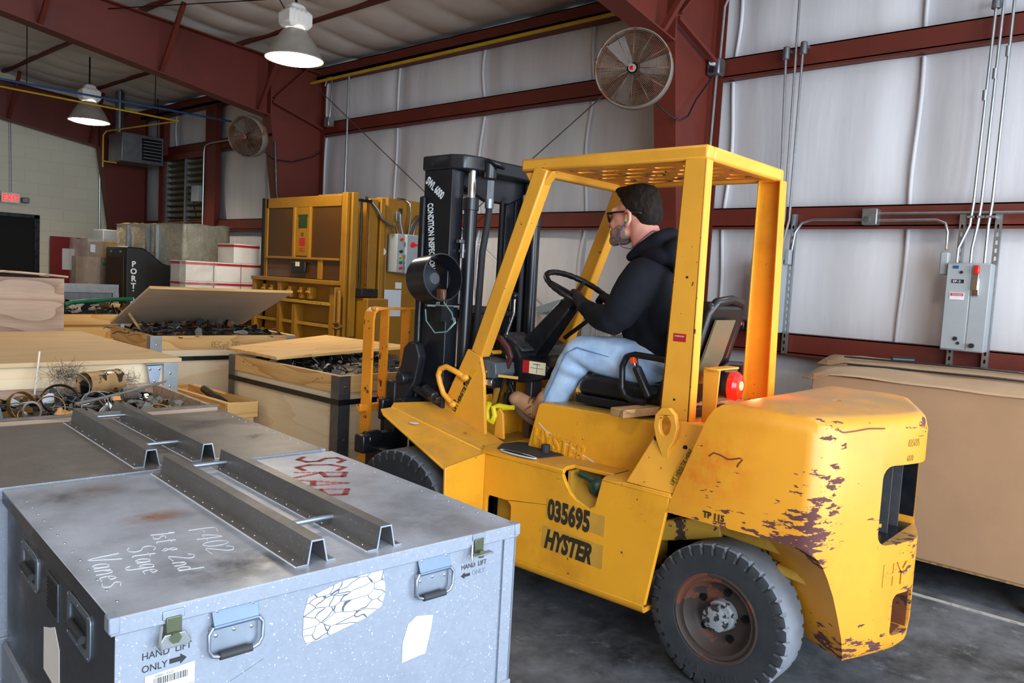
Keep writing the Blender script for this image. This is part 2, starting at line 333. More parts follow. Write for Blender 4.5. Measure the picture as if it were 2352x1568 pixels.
M['chrome'] = simple('chrome', (205, 208, 212), .12, 1., var=.05)
M['zinc'] = simple('zinc_plate', (150, 160, 174), .42, .9, var=.12, vs=14)
M['galv'] = simple('galvanised_steel', (160, 164, 166), .35, .85, var=.12, vs=20)
M['steel'] = simple('grey_steel', (120, 122, 126), .4, .8, var=.2, vs=14)
M['dark_steel'] = simple('blackened_steel', (44, 44, 48), .3, .8, var=.3, vs=10)
M['rim'] = worn('rusted_rim', (62, 52, 48), chip=(96, 54, 38), rough=.5, amt=.75, cs=6, stain=(70, 40, 28), st=.8)
M['rust'] = worn('brown_rust', (104, 54, 24), chip=(50, 28, 20), rough=.8, amt=.6, cs=9)
M['hub'] = worn('chipped_silver_hub', (130, 134, 138), chip=(28, 28, 30), rough=.4, amt=.85, cs=26)
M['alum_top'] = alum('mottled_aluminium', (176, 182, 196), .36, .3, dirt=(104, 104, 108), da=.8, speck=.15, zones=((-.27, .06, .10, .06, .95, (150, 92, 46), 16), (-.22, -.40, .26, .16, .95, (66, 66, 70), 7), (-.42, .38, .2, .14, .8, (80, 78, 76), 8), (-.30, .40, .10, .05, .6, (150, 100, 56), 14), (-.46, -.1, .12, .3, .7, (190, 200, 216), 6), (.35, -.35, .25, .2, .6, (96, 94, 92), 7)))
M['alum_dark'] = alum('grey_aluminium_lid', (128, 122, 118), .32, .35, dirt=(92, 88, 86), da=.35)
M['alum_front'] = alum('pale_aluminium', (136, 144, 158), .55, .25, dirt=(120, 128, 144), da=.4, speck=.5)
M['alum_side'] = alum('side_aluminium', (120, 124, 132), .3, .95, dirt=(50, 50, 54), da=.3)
M['rail'] = alum('rail_aluminium', (118, 115, 114), .36, .45, dirt=(90, 85, 82), da=.3, brushed=(1, .1, 1), speck=.4)
M['ply_top'] = wood('plywood_lid', (206, 176, 134), (180, 142, 98), 'x', k=5, contrast=.55)
M['ply_side'] = wood('plywood_side', (240, 222, 190), (222, 184, 130), 'x', k=6, contrast=.6)
M['ply_under'] = wood('plywood_underside', (196, 176, 152), (168, 140, 112), 'x', k=5, contrast=.5)
M['ply_z'] = wood('plywood_upright', (236, 216, 178), (214, 172, 116), 'x', k=8, contrast=.6, scale=1.3)
M['pine'] = wood('pine_board', (232, 190, 122), (186, 124, 58), 'x', scale=1.6, k=9, contrast=.8)
M['pine_y'] = wood('pine_board_lengthwise', (226, 182, 116), (176, 112, 52), 'y', scale=1.6, k=9, contrast=.85)
M['ply_yside'] = wood('plywood_side_lengthwise', (238, 218, 182), (212, 176, 126), 'y', k=9, contrast=.6, scale=1.2)
M['ply_old'] = wood('weathered_plywood', (196, 168, 146), (136, 98, 74), 'x', scale=1.1, k=14, contrast=.85)
M['greywood'] = wood('grey_weathered_board', (180, 176, 172), (116, 108, 100), 'z', scale=2, k=6, contrast=.7)
M['lumber'] = wood('old_lumber', (190, 148, 96), (112, 76, 44), 'x', scale=2, k=8, contrast=.9)
M['card'] = simple('brown_cardboard', (160, 124, 92), .75, var=.05, vs=4, bump=.1, bs=80)
M['card_top'] = simple('dusty_cardboard', (168, 140, 110), .8, var=.1, vs=5)
M['panelgrey'] = simple('grey_enclosure_paint', (150, 156, 160), .45, var=.06, vs=5)
M['white'] = simple('white_paper', (206, 210, 216), .6, var=.03)
M['ivory'] = simple('white_carton', (222, 216, 208), .6, var=.05)
M['redprint'] = simple('red_print', (176, 30, 34), .5, var=.1)
M['reddark'] = simple('dark_red_board', (120, 16, 22), .5, var=.15)
M['ink'] = simple('black_ink', (26, 26, 28), .55, var=.2)
M['fadedink'] = simple('faded_black_ink', (46, 36, 20), .6, var=.35, vs=30)
M['paintwhite'] = simple('stencil_white', (232, 234, 236), .5, var=.08)
M['chalk'] = simple('chalk_white', (206, 210, 218), .8, var=.1)
M['spray'] = simple('red_spray_paint', (178, 104, 104), .7, var=.12, vs=20)
def m_spray():
    t = NT('red_spray_paint'); t.set(Base_Color=lin((190, 92, 88)), Roughness=.7, Alpha=t.ramp(t.noise(60, 4, .7), .3, .7, .25, .85)); return t.m
M['spray'] = m_spray()
M['pencil'] = simple('pencil_grey', (110, 92, 74), .8)
M['decal'] = simple('brown_tape_decal', (186, 138, 50), .5, var=.12, vs=12)
M['decaly'] = simple('yellow_decal', (216, 160, 30), .5, var=.1)
M['green'] = simple('dark_green_metal', (30, 52, 40), .35, var=.3, vs=12)
M['greenhose'] = simple('green_hose', (18, 96, 66), .4)
M['teal'] = simple('teal_enamel', (86, 120, 112), .4, var=.25, vs=10)
M['orange'] = simple('orange_button', (226, 70, 20), .35)
M['yellowpipe'] = simple('yellow_gas_pipe', (190, 150, 20), .5, var=.15)
M['bluepipe'] = simple('blue_air_pipe', (34, 70, 120), .4, var=.1)
M['brass'] = simple('tarnished_brass', (150, 110, 60), .4, .8, var=.35, vs=16)
M['tin'] = worn('stained_tin', (160, 126, 84), chip=(44, 30, 22), rough=.3, amt=.75, cs=16, stain=(60, 44, 30), st=.9)
M['scrapsilver'] = simple('scrap_silver', (170, 166, 160), .3, .85, var=.3, vs=14)
M['scrapdark'] = simple('scrap_dark', (72, 66, 60), .42, .8, var=.4, vs=14)
M['concrete_chunk'] = simple('grey_chunk', (112, 106, 98), .8, var=.25, vs=20)
M['jean'] = (lambda t: (t.set(Base_Color=t.mix(t.ramp(t.noise(7, 5, .6), .3, .7), lin((128, 160, 200)), lin((186, 208, 232))), Roughness=.85), t.bump(t.noise(260, 2), .2, .001), t.m)[-1])(NT('light_blue_denim'))
M['seam'] = simple('denim_seam', (84, 116, 156), .9)
M['hoodie'] = simple('navy_black_fleece', (17, 19, 27), .9, var=.15, vs=5, bump=.2, bs=240, spec=.25)
M['glove'] = simple('black_knit_glove', (14, 14, 17), .8, var=.2, bump=.4, bs=300)
M['skin'] = (lambda t: (t.set(Base_Color=t.mix(t.ramp(t.noise(14, 4), .35, .7), lin((214, 142, 122)), lin((232, 172, 150))), Roughness=.5, Subsurface_Weight=.08), t.m)[-1])(NT('skin'))
M['hair'] = (lambda t: (t.set(Base_Color=t.mix(t.ramp(t.noise(60, 4, .7, (1, 1, .4)), .35, .7), lin((15, 10, 8)), lin((46, 34, 27))), Roughness=.8, Specular_IOR_Level=.25), t.bump(t.noise(170, 3, .6, (1, .5, .25)), .8, .006), t.m)[-1])(NT('short_brown_hair'))
M['beard'] = (lambda t: (t.set(Base_Color=t.mix(t.ramp(t.noise(120, 3, .7), .4, .6), lin((120, 96, 82)), lin((176, 158, 142))), Roughness=.8), t.bump(t.noise(260, 3), .7, .004), t.m)[-1])(NT('grey_stubble'))
M['boot'] = simple('tan_suede', (170, 128, 92), .85, var=.15, vs=12, bump=.2, bs=150)
M['sole'] = simple('brown_boot_sole', (96, 74, 58), .8)
M['lensdark'] = simple('smoked_lens', (12, 12, 14), .08, var=0)
M['purple'] = simple('purple_cord', (120, 60, 150), .5); M['lime'] = simple('lime_plug', (120, 230, 80), .5)
M['gap'] = simple('deep_recess', (12, 12, 13), .9)
M['fan_grille'] = simple('rusty_wire', (112, 84, 66), .5, .6, var=.3, vs=20)
M['fan_ring'] = worn('rusty_ring', (118, 108, 98), chip=(110, 62, 34), rough=.5, amt=.8, cs=8)
M['fan_blade'] = simple('grey_blade', (158, 156, 154), .35, .6, var=.1)
M['redplastic'] = simple('red_plastic', (200, 24, 22), .3)
M['label'] = simple('cream_label', (226, 220, 188), .4, var=.05)
M['greenlabel'] = simple('dark_green_label', (34, 60, 26), .4)
M['duct'] = simple('pale_blue_sheet_metal', (150, 164, 172), .4, .4)
M['porta'] = simple('black_plastic_housing', (16, 16, 18), .5)
M['brownmesh'] = simple('brown_cooling_pad', (74, 50, 30), .9, var=.3, vs=60)
def m_emit(name, rgb, s):
    t = NT(name); t.set(Base_Color=lin(rgb), Emission_Color=lin(rgb), Emission_Strength=s); return t.m
M['lampglow'] = m_emit('hot_lamp_glass', (255, 250, 236), 9.)
M['exitglow'] = m_emit('exit_letters', (255, 30, 26), 3.)
M['digit'] = m_emit('red_digits', (255, 30, 30), 3.)
def m_redlens():
    t = NT('red_tail_lens'); t.set(Base_Color=lin((214, 26, 20)), Roughness=.15, Emission_Color=lin((255, 34, 20)), Emission_Strength=.8, Transmission_Weight=.2); return t.m
M['redlens'] = m_redlens()
def m_glass(name, rgb, alpha, rough=.1, tn=0):
    t = NT(name); a = alpha if not tn else t.ramp(t.noise(tn, 5, .7, dist=1.2), .35, .7, alpha*.6, min(1, alpha*1.5)); t.set(Base_Color=lin(rgb), Roughness=rough, Alpha=a); 
    if tn: t.bump(t.noise(tn*1.4, 5, .6, dist=1.5), .9, .03)
    return t.m
M['amber'] = m_glass('amber_polycarbonate', (84, 50, 10), .72, .12)
M['wrap'] = m_glass('clear_stretch_wrap', (206, 202, 190), .20, .16, 5.)
M['wrapheavy'] = m_glass('cloudy_shrink_wrap', (178, 168, 144), .93, .25, 4.)
M['mirrorlabel'] = simple('reflective_plate', (112, 108, 84), .22, .3, var=.05)
def m_crack():
    t = NT('cracked_white_label'); q = t.n('TexVoronoi', feature='DISTANCE_TO_EDGE'); q.inputs['Scale'].default_value = 26; mp = t.n('Mapping'); mp.inputs['Scale'].default_value = (.75, 1, 1.7)
    d = t.noise(6, 3); vm = t.n('VectorMath', operation='ADD'); t.l(t.tc.outputs['Object'], mp.inputs[0]); t.l(mp.outputs[0], vm.inputs[0]); cb = t.n('CombineXYZ'); t.l(t.math('MULTIPLY', d, .15), cb.inputs[0]); t.l(cb.outputs[0], vm.inputs[1]); t.l(vm.outputs[0], q.inputs['Vector'])
    t.set(Base_Color=t.mix(t.ramp(q.outputs['Distance'], .02, .05), lin((70, 76, 88)), lin((204, 210, 220))), Roughness=.6); return t.m
M['crack'] = m_crack()
def rrect(x0, x1, y0, y1, r, n=4):
    out = []
    for cx, cy, a in ((x1-r, y1-r, 0), (x0+r, y1-r, 90), (x0+r, y0+r, 180), (x1-r, y0+r, 270)):
        for i in range(n+1): t = R(a+90*i/n); out.append((cx+r*math.cos(t), cy+r*math.sin(t)))
    return out
def ease(t): return t*t*(3-2*t)
# ================================================================== THE SETTING
def structure(name, mb, m, **k): return tag(obj(name, mb, m, **k), kind='structure')
WX = 6.46
structure('floor', MB().box(-6, 6.6, -5.4, 15.4, -.2, 0), M['floor'])
def roofz(x): return 4.37+.057*(6.3-x)
# right wall: vinyl faced insulation bellying out between the girts, seams every 1.52 m
SEAMS = [-4.3+1.522*k for k in range(13)]
def wallpt(u, v):
    y = -5.4+20.6*u; z = 4.4*v; zz = [0, 1.2, 2.22, 3.5, 4.4]
    for a, b in zip(zz, zz[1:]):
        if a <= z <= b+1e-6: t = (z-a)/(b-a); break
    bul = .075*math.sin(PI*t)**.7 if 0 < t < 1 else 0
    ph = ((y+4.3)/1.522) % 1.0; bul *= .35+.65*min(1, math.sin(PI*ph)*1.8)
    wv = .012*noise.noise(Vector((y*3.1, z*.6, 2.)))
    return (WX-bul-wv, y, z)
wb = MB().grid(wallpt, 300, 66)
for sy in SEAMS:
    for z0, z1 in ((1.24, 2.14), (2.3, 3.42), (3.58, 4.3)):
        pts = []
        for k in range(9):
            z = z0+(z1-z0)*k/8; yy = sy+.035*math.sin(k/8*PI)*math.sin(sy*7)+.01*math.sin(z*5+sy); pts.append((WX-.028-.03*math.sin(PI*k/8), yy, z))
        wb.tube(pts, .017, 8)
wb.keep = True
structure('wall_right', wb, M['wall'], smooth=60)
structure('wall_far', MB().box(-6, 6.5, 15.2, 15.4, 0, 5.2), M['block'])
structure('wall_left', MB().box(-6.2, -6, -5.4, 15.4, 0, 5.2), M['card_top'])
nw = MB(); nw.box(-6, -4.2, -3.9, -3.75, 0, 5.2); nw.box(-4.2, 5.6, -3.9, -3.75, 3.95, 5.2); nw.box(5.6, 6.6, -3.9, -3.75, 0, 5.2); nw.box(1.45, 1.85, -3.9, -3.75, 0, 3.95)
structure('wall_near', nw, M['block'])
# roof lining: sags between purlins (every 1.25 m) and between the seams
def ceilpt(u, v):
    x = -6+12.5*u; y = -5.4+20.8*v; tx = ((5.3-x)/1.25) % 1.0; ty = ((y-5.17)/.613) % 1.0
    sag = .075*math.sin(PI*tx)*(.35+.65*abs(math.sin(PI*ty))**.6)
    return (x, y, roofz(x)+.06-sag-.02*noise.noise(Vector((x*1.5, y*1.5, 0))))
cb = MB().grid(ceilpt, 150, 340); cb.keep = True
structure('ceiling', cb, M['ceil'], smooth=60)
for i in range(8):
    x = 5.3-1.25*i; z = roofz(x)
    o = obj('roof_purlin', MB().box(x-.03, x+.03, -5.3, 15.1, z+.022, z+.07), M['red'])
    tag(o, ['dark red roof purlin nearest the panelled side wall', 'dark red roof purlin passing over the nearer hanging lamp'][i] if i < 2 else 'dark red roof purlin under the white lining, further from the side wall', 'roof beam', 'roof purlins', 'structure')
tag(obj('eave_strut', MB().box(6.2, 6.4, -5.3, 15.1, 4.15, 4.19).box(6.2, 6.215, -5.3, 15.1, 4.15, 4.3).box(6.2, 6.4, -5.3, 15.1, 4.29, 4.3), M['red']), 'dark red eave beam where the roof meets the white wall', 'roof beam', kind='structure')
def girt(z, x, lab):
    b = MB().box(x, x+.16, -5.3, 15.1, z+.085, z+.095).box(x, x+.008, -5.3, 15.1, z-.065, z+.095).box(x, x+.16, -5.3, 15.1, z-.065, z-.055).box(x-.0, x+.02, -5.3, 15.1, z-.085, z-.062)
    tag(obj('wall_girt', b, M['red']), lab, 'wall beam', 'wall girts', 'structure')
girt(3.5, 6.29, 'topmost dark red wall girt, running below the yellow pipe')
girt(2.22, 6.29, 'middle dark red wall girt, at the height of the junction box')
girt(1.19, 6.29, 'lowest dark red wall girt, behind the cardboard cartons')
# tapered portal frames
def frame(yc, lab, knee=True, fl=.1):
    t = empty('steel_frame', (6.3, yc, 0), lab, 'steel frame', 'red steel portal frames'); t['kind'] = 'structure'
    def xin(z): return 6.0-.147*z
    def zb(x): return 3.54+.153*(5.48-x) if x > .2 else 3.54+.153*5.28+.057*(.2-x)
    P = lambda pts, y0, y1, n, par=t: obj(n, MB().prism(pts, 'y', y0, y1), M['red'], par, world=True)
    P([(xin(0), 0), (6.3, 0), (6.3, 4.22), (5.38, 4.28), (5.48, 3.54)], yc-.006, yc+.006, 'column_web')
    P([(xin(0)-.012, 0), (xin(0)+.0, 0), (5.48, 3.54), (5.468, 3.54)], yc-fl, yc+fl, 'inner_flange')
    P([(6.288, 0), (6.3, 0), (6.3, 4.22), (6.288, 4.22)], yc-fl, yc+fl, 'outer_flange')
    P([(5.48, 3.54), (5.38, 4.285), (-5.9, roofz(-5.9)-.1), (-5.9, zb(-5.9)), (.2, zb(.2))], yc-.005, yc+.005, 'rafter_web')
    P([(5.475, 3.53), (5.475, 3.545), (.2, zb(.2)+.012), (-5.9, zb(-5.9)+.012), (-5.9, zb(-5.9)), (.2, zb(.2))], yc-fl, yc+fl, 'bottom_flange')
    P([(6.3, 4.215), (6.3, 4.23), (-5.9, roofz(-5.9)-.09), (-5.9, roofz(-5.9)-.105)], yc-fl, yc+fl, 'top_flange')
    P([(5.47, 3.54), (5.49, 3.54), (5.49, 4.27), (5.47, 4.27)], yc-fl*.95, yc-.006, 'knee_stiffener')
    for x in (5.3, 4.05, 2.8, 1.55):
        obj('flange_brace', MB().bar((x+.02, yc-fl*.8, zb(x)+.02), (x+.02, yc-.62, roofz(x)-.06), .045, .045), M['red'], t, world=True)
    obj('flange_brace', MB().bar((5.5, yc-fl*.9, 3.72), (6.26, yc-fl*.9, 3.5), .045, .03), M['red'], t, world=True)
    obj('flange_brace', MB().bar((5.52, yc-.09, 3.76), (6.0, yc-.09, 4.24), .05, .02), M['red'], t, world=True)
    return t
frame(3.445, 'red steel portal frame right behind the forklift driver')
frame(9.36, 'red steel portal frame behind the yellow baler')
frame(14.95, 'red steel portal frame against the cream block wall')
# bracing rods
def rod(name, a, b, r, m, lab, cat, grp=None): return tag(obj(name, MB().cyl(a, b, r, n=8), M[m]), lab, cat, grp)
rod('bracing_rod', (6.10, 9.25, 4.05), (6.10, 3.55, .38), .006, 'steel', 'thin wall bracing rod falling from the far frame towards the forklift', 'rod')
rod('bracing_rod', (6.18, 3.55, 4.02), (6.18, 9.25, .38), .006, 'steel', 'thin wall bracing rod falling from the near frame towards the baler', 'rod')
rod('bracing_rod', (6.1, 9.2, 4.28), (.8, 3.6, 4.55), .006, 'dark_steel', 'roof bracing rod running from the eave towards the camera side', 'rod')
rod('bracing_rod', (5.9, 3.6, 4.22), (3.2, 10.1, 4.34), .006, 'dark_steel', 'roof bracing rod passing behind the nearer hanging lamp', 'rod')
rod('gas_pipe', (6.12, 3.5, 4.12), (6.12, 9.9, 4.09), .02, 'yellowpipe', 'yellow gas pipe running along the top of the white side wall', 'pipe')
t = empty('gas_pipe', (2, 11.5, 3.65), 'yellow gas pipe crossing to the ceiling heater in front of the block wall', 'pipe')
obj('pipe_run', MB().tube([(1.5, 11.5, 3.66), (5.3, 11.5, 3.64)], .012), M['yellowpipe'], t, world=True)
obj('pipe_drop', MB().tube([(5.3, 11.5, 3.64), (5.25, 14, 3.7), (5.2, 14, 3.62), (5.2, 14, 3.1), (5.2, 14.0, 3.2), (5.42, 14, 3.2)], .013), M['yellowpipe'], t, world=True)
t = empty('air_pipe', (2, 11, 3.65), 'blue compressed air pipe crossing in front of the farther lamp', 'pipe')
obj('pipe_run', MB().tube([(1.5, 11, 3.63), (5.9, 11, 3.69)], .014), M['bluepipe'], t, world=True)
for x in (4.75, 3.2): obj('pipe_hanger', MB().cyl((x, 11, 3.66), (x, 11, 4.42), .006, n=6), M['dark_steel'], t, world=True)
# far block wall
d = structure('door_1', MB().box(3.55, 4.55, 15.13, 15.2, 0, 2.2), M['gap']); d['label'] = 'dark brown steel door in the cream block wall'
obj('door_frame', MB().box(4.52, 4.60, 15.10, 15.2, 0, 2.25).box(3.47, 3.55, 15.10, 15.2, 0, 2.25).box(3.47, 4.60, 15.10, 15.2, 2.2, 2.26), M['black'], d)
t = empty('exit_sign', (4.16, 15.15, 2.5), 'illuminated red exit sign with twin emergency lamps above the dark door', 'exit sign')
obj('sign_box', MB().box(4.02, 4.30, 15.08, 15.17, 2.42, 2.60), M['ivory'], t, world=True, bev=.008)
text('lettering', 'EXIT', .15, (4.16, 15.077, 2.455), (1, 0, 0), (0, 0, 1), M['exitglow'], t, .002, 'CENTER', sx=.8, weight=.002)
for x in (3.95, 4.37): obj('emergency_lamp', MB().box(x-.05, x+.05, 15.02, 15.12, 2.44, 2.53), M['steel'], t, world=True, bev=.01)
def conduit(name, pts, r, lab, grp=None, m='galv'): return tag(obj(name, MB().tube(pts, r, 8), M[m]), lab, 'conduit', grp)
conduit('conduit', [(4.18, 15.16, 2.6), (4.16, 15.16, 4.0)], .014, 'thin grey conduit rising from the exit sign')
conduit('conduit', [(5.6, 15.16, .3), (5.58, 15.16, 3.55), (5.5, 15.14, 3.72)], .018, 'grey conduit on the block wall beside the red column')
t = empty('notice_board', (5.05, 15.1, 1.3), 'dark red board with a white notice leaning on the block wall', 'board')
obj('panel', MB().box(4.76, 5.36, 15.06, 15.1, 0, 1.92), M['reddark'], t, world=True)
obj('notice', MB().box(4.94, 5.14, 15.05, 15.06, 1.35, 1.72), M['white'], t, world=True)
t = empty('unit_heater', (5.75, 14, 3.5), 'grey gas unit heater hanging in the far corner', 'heater')
obj('cabinet', MB().box(5.4, 6.1, 13.75, 14.3, 3.22, 3.70), M['steel'], t, world=True, bev=.01)
obj('louvre', MB().box(5.72, 6.05, 13.72, 13.76, 3.28, 3.64), M['dark_steel'], t, world=True)
for i in range(6): obj('slat', MB().box(5.74, 6.03, 13.69, 13.73, 3.31+i*.055, 3.325+i*.055), M['galv'], t, world=True)
obj('flue', MB().cyl((5.5, 14.1, 3.7), (5.5, 14.1, 4.4), .07, n=16), M['steel'], t, world=True)
for x in (5.45, 6.05): obj('hanger_rod', MB().cyl((x, 13.9, 3.7), (x, 13.9, 4.4), .008, n=6), M['dark_steel'], t, world=True)
M['olive'] = simple('olive_grey_louvre', (86, 82, 58), .5, .3, var=.2)
# louvred window in the side wall, red framed
wn = structure('window_1', MB().box(6.33, 6.36, 12.52, 14.02, 1.6, 3.34), M['olive']); wn['label'] = 'closed metal louvre shutter framed in red steel'
for k in range(17): obj('louvre_blade', MB().bar((6.30, 13.99, 1.66+k*.1), (6.30, 12.55, 1.66+k*.1), .075, .012, up=(.5, 0, 1)), M['olive'], wn)
for y in (12.53, 13.25, 13.99): obj('shutter_stile', MB().box(6.25, 6.33, y-.03, y+.03, 1.6, 3.34), M['galv'], wn)
for k, (y0, y1, z0, z1) in enumerate(((14.02, 14.2, 1.2, 4.2), (12.15, 12.5, 1.2, 4.2), (12.5, 14.02, 3.34, 3.44))):
    tag(obj('trim_%d' % (k+1), MB().box(6.22, 6.32, y0, y1, z0, z1), M['red']), kind='structure')
t = empty('junction_box', (6.2, 12.75, 2.75), 'small grey outlet box hanging beside the louvred shutter', 'electrical box')
obj('box_body', MB().box(6.14, 6.25, 12.56, 12.80, 2.6, 2.86), M['panelgrey'], t, world=True, bev=.008)
obj('cord', MB().tube([(6.16, 12.75, 2.6), (6.16, 12.7, 2.45), (6.16, 12.62, 2.35)], .01), M['black'], t, world=True)
conduit('conduit', [(6.2, 12.5, 2.1), (6.2, 12.5, 3.4), (6.2, 12.46, 3.5), (6.2, 12.3, 3.53), (6.2, 9.9, 3.55)], .014, 'grey conduit running above the louvred shutter')
# conduits and boxes on the side wall, near bay
for i, (y0, y1, z1, lab) in enumerate(((1.318, 1.30, 4.33, 'left of three slim conduits dropping into the labelled starter panel'), (1.27, 1.25, 4.33, 'middle of three slim conduits dropping into the labelled starter panel'), (1.205, 1.19, 4.33, 'right of three slim conduits dropping into the labelled starter panel'))):
    x = 6.2; top = [3.62, 4.33, 4.33][i]; xb = [1.385, 1.30, 1.215][i]
    t = empty('conduit', (x, y0, 2), lab, 'conduit', 'starter panel conduits')
    obj('pipe', MB().tube([(x, xb, 1.89), (x, xb, 1.99), (x, y0+.01, 2.15), (x, y0, 2.3), (x, y1, top)], .0105, 8), M['galv'], t, world=True)
    obj('coupling', MB().cyl((x, y0-.002, 3.0+.14*i), (x, y0-.002, 3.07+.14*i), .016), M['galv'], t, world=True)
    obj('strap', MB().box(x-.015, x+.09, y0-.03, y0+.03, 2.2, 2.215), M['galv'], t, world=True)
def lb(x, y, z, lab):
    t = empty('elbow_fitting', (x, y, z), lab, 'conduit fitting', 'conduit elbow fittings')
    obj('casting', MB().cyl((x, y, z-.05), (x, y, z+.05), .03, .026), M['steel'], t, world=True, bev=.008); obj('spout', MB().cyl((x, y, z+.03), (6.4, y, z+.03), .014), M['galv'], t, world=True)
lb(6.2, 1.30, 3.66, 'conduit elbow at the top of the starter panel conduits')
lb(6.2, 2.755, 3.53, 'left of the two conduit elbows on the top girt')
lb(6.2, 2.615, 3.55, 'right of the two conduit elbows on the top girt')
for y, ym, top, zb_, lab in ((2.755, 2.70, 3.48, 1.9, 'left of the three conduits behind the overhead guard'), (2.685, 2.66, 4.33, 1.9, 'middle of the three conduits behind the overhead guard, reaching the roof'), (2.62, 2.62, 3.5, 1.9, 'right of the three conduits behind the overhead guard')):
    conduit('conduit', [(6.2, ym+.06, zb_), (6.2, ym+.03, 2.05), (6.2, ym, 2.2), (6.2, y, top)], .0105, lab, 'conduits behind the guard')
t = empty('junction_box', (6.2, 3.37, 3.5), 'round grey junction box beside the near red column', 'electrical box')
obj('box_body', MB().box(6.14, 6.26, 3.31, 3.43, 3.43, 3.57), M['steel'], t, world=True, bev=.015)
obj('socket', MB().cyl((6.12, 3.37, 3.53), (6.14, 3.37, 3.53), .028), M['white'], t, world=True); obj('socket', MB().cyl((6.12, 3.37, 3.47), (6.14, 3.37, 3.47), .028), M['black'], t, world=True)
conduit('conduit', [(6.2, 3.34, 3.57), (6.2, 3.33, 4.0), (6.2, 3.28, 4.12), (6.2, 3.2, 4.2), (6.2, 3.19, 4.34)], .0115, 'bent conduit rising from the box beside the near column')
conduit('conduit', [(6.2, 3.36, 3.43), (6.2, 3.37, 2.9), (6.2, 3.4, 1.1)], .0115, 'conduit dropping beside the near column')
t = empty('junction_box', (6.2, 2.0, 2.22), 'square grey junction box on the middle girt between two conduit runs', 'electrical box')
obj('box_body', MB().box(6.2, 6.29, 1.95, 2.06, 2.16, 2.28), M['galv'], t, world=True, bev=.006); obj('knockout', MB().cyl((6.19, 2.02, 2.2), (6.2, 2.02, 2.2), .022), M['steel'], t, world=True)
conduit('conduit', [(6.24, 1.95, 2.195), (6.24, 1.55, 2.195), (6.24, 1.49, 2.17), (6.22, 1.465, 2.1), (6.2, 1.46, 1.98)], .0105, 'bent conduit from the square junction box to the starter panel')
conduit('conduit', [(6.24, 1.95, 2.245), (6.24, .9, 2.24)], .0105, 'straight upper conduit leaving the square junction box to the right')
conduit('conduit', [(6.24, 2.06, 2.2), (6.24, 2.45, 2.205), (6.24, 2.53, 2.18), (6.22, 2.57, 2.1), (6.2, 2.58, 1.95)], .0105, 'bent conduit from the square junction box to the hidden grey panel')
def strut(y, z0, z1, lab):
    b = MB().prism([(y-.02, z0), (y+.02, z0), (y+.02, z1), (y-.02, z1)], 'x', 6.245, 6.248, holes=[rrect(y-.007, y+.007, z, z+.03, .006) for z in [z0+.02+.055*k for k in range(int((z1-z0-.05)/.055))]])
    b.box(6.248, 6.28, y-.02, y-.017, z0, z1); b.box(6.248, 6.28, y+.017, y+.02, z0, z1)
    tag(obj('strut_channel', b, M['galv']), lab, 'strut channel', 'slotted strut channels')
strut(1.385, 1.12, 2.25, 'slotted strut channel behind the left side of the starter panel'); strut(1.165, 1.12, 2.25, 'slotted strut channel behind the right side of the starter panel'); strut(2.60, 1.12, 2.25, 'slotted strut channel behind the guard post beside the hidden grey panel')
t = empty('starter_panel', (6.2, 1.29, 1.28), 'grey motor starter panel with a red handle and a black name strip', 'electrical panel')
obj('enclosure', MB().box(6.12, 6.245, 1.155, 1.425, 1.275, 1.885), M['panelgrey'], t, world=True, bev=.008)
obj('door_panel', MB().box(6.108, 6.12, 1.27, 1.42, 1.285, 1.875), M['panelgrey'], t, world=True, bev=.004)
obj('side_box', MB().box(6.115, 6.125, 1.16, 1.262, 1.285, 1.875), M['panelgrey'], t, world=True)
obj('handle', MB().bar((6.09, 1.235, 1.7), (6.10, 1.235, 1.82), .02, .03).box(6.10, 6.12, 1.215, 1.255, 1.66, 1.78), M['chrome'], t, world=True, bev=.004)
obj('handle_grip', MB().box(6.075, 6.11, 1.22, 1.25, 1.81, 1.87), M['redplastic'], t, world=True, bev=.006)
a = obj('name_strip', MB().box(6.104, 6.108, 1.31, 1.385, 1.745, 1.77), M['ink'], t, world=True); text('lettering', 'EF-2', .022, (6.1035, 1.378, 1.750), (0, -1, 0), (0, 0, 1), M['paintwhite'], a, .0004, sx=1.25)
a = obj('warning_label', MB().box(6.104, 6.108, 1.30, 1.39, 1.63, 1.68), M['white'], t, world=True); obj('red_band', MB().box(6.1035, 6.104, 1.305, 1.385, 1.655, 1.675), M['redprint'], a, world=True)
text('lettering', 'DANGER', .016, (6.1032, 1.375, 1.659), (0, -1, 0), (0, 0, 1), M['white'], a, .0003)
obj('maker_badge', MB().box(6.104, 6.108, 1.35, 1.385, 1.845, 1.865), M['bluepipe'], t, world=True)
for z, r in ((1.36, .014), (1.33, .01), (1.82, .01)): obj('knockout', MB().cyl((6.10, 1.33-.02*(z < 1.35), z), (6.108, 1.33-.02*(z < 1.35), z), r), M['ink'], t, world=True)
obj('side_fitting', MB().box(6.15, 6.22, 1.43, 1.485, 1.80, 1.96), M['panelgrey'], t, world=True, bev=.01)
obj('knob', MB().cyl((6.085, 1.225, 1.32), (6.115, 1.225, 1.32), .016), M['ink'], t, world=True)
t = empty('electrical_panel', (6.2, 2.74, 1.28), 'plain grey panel mostly hidden behind the rear guard post', 'electrical panel')
obj('enclosure', MB().box(6.12, 6.245, 2.62, 2.88, 1.285, 1.88), M['panelgrey'], t, world=True, bev=.008)
obj('side_fitting', MB().box(6.14, 6.2, 2.57, 2.61, 1.84, 1.96), M['panelgrey'], t, world=True, bev=.008)
t = empty('battery_charger', (6.05, 2.84, 1.28), 'black desktop meter with glowing red digits on the lowest girt', 'charger')
obj('housing', MB().prism(rrect(2.89, 3.05, 1.285, 1.37, .03), 'x', 6.1, 6.28), M['black'], t, world=True, bev=.006)
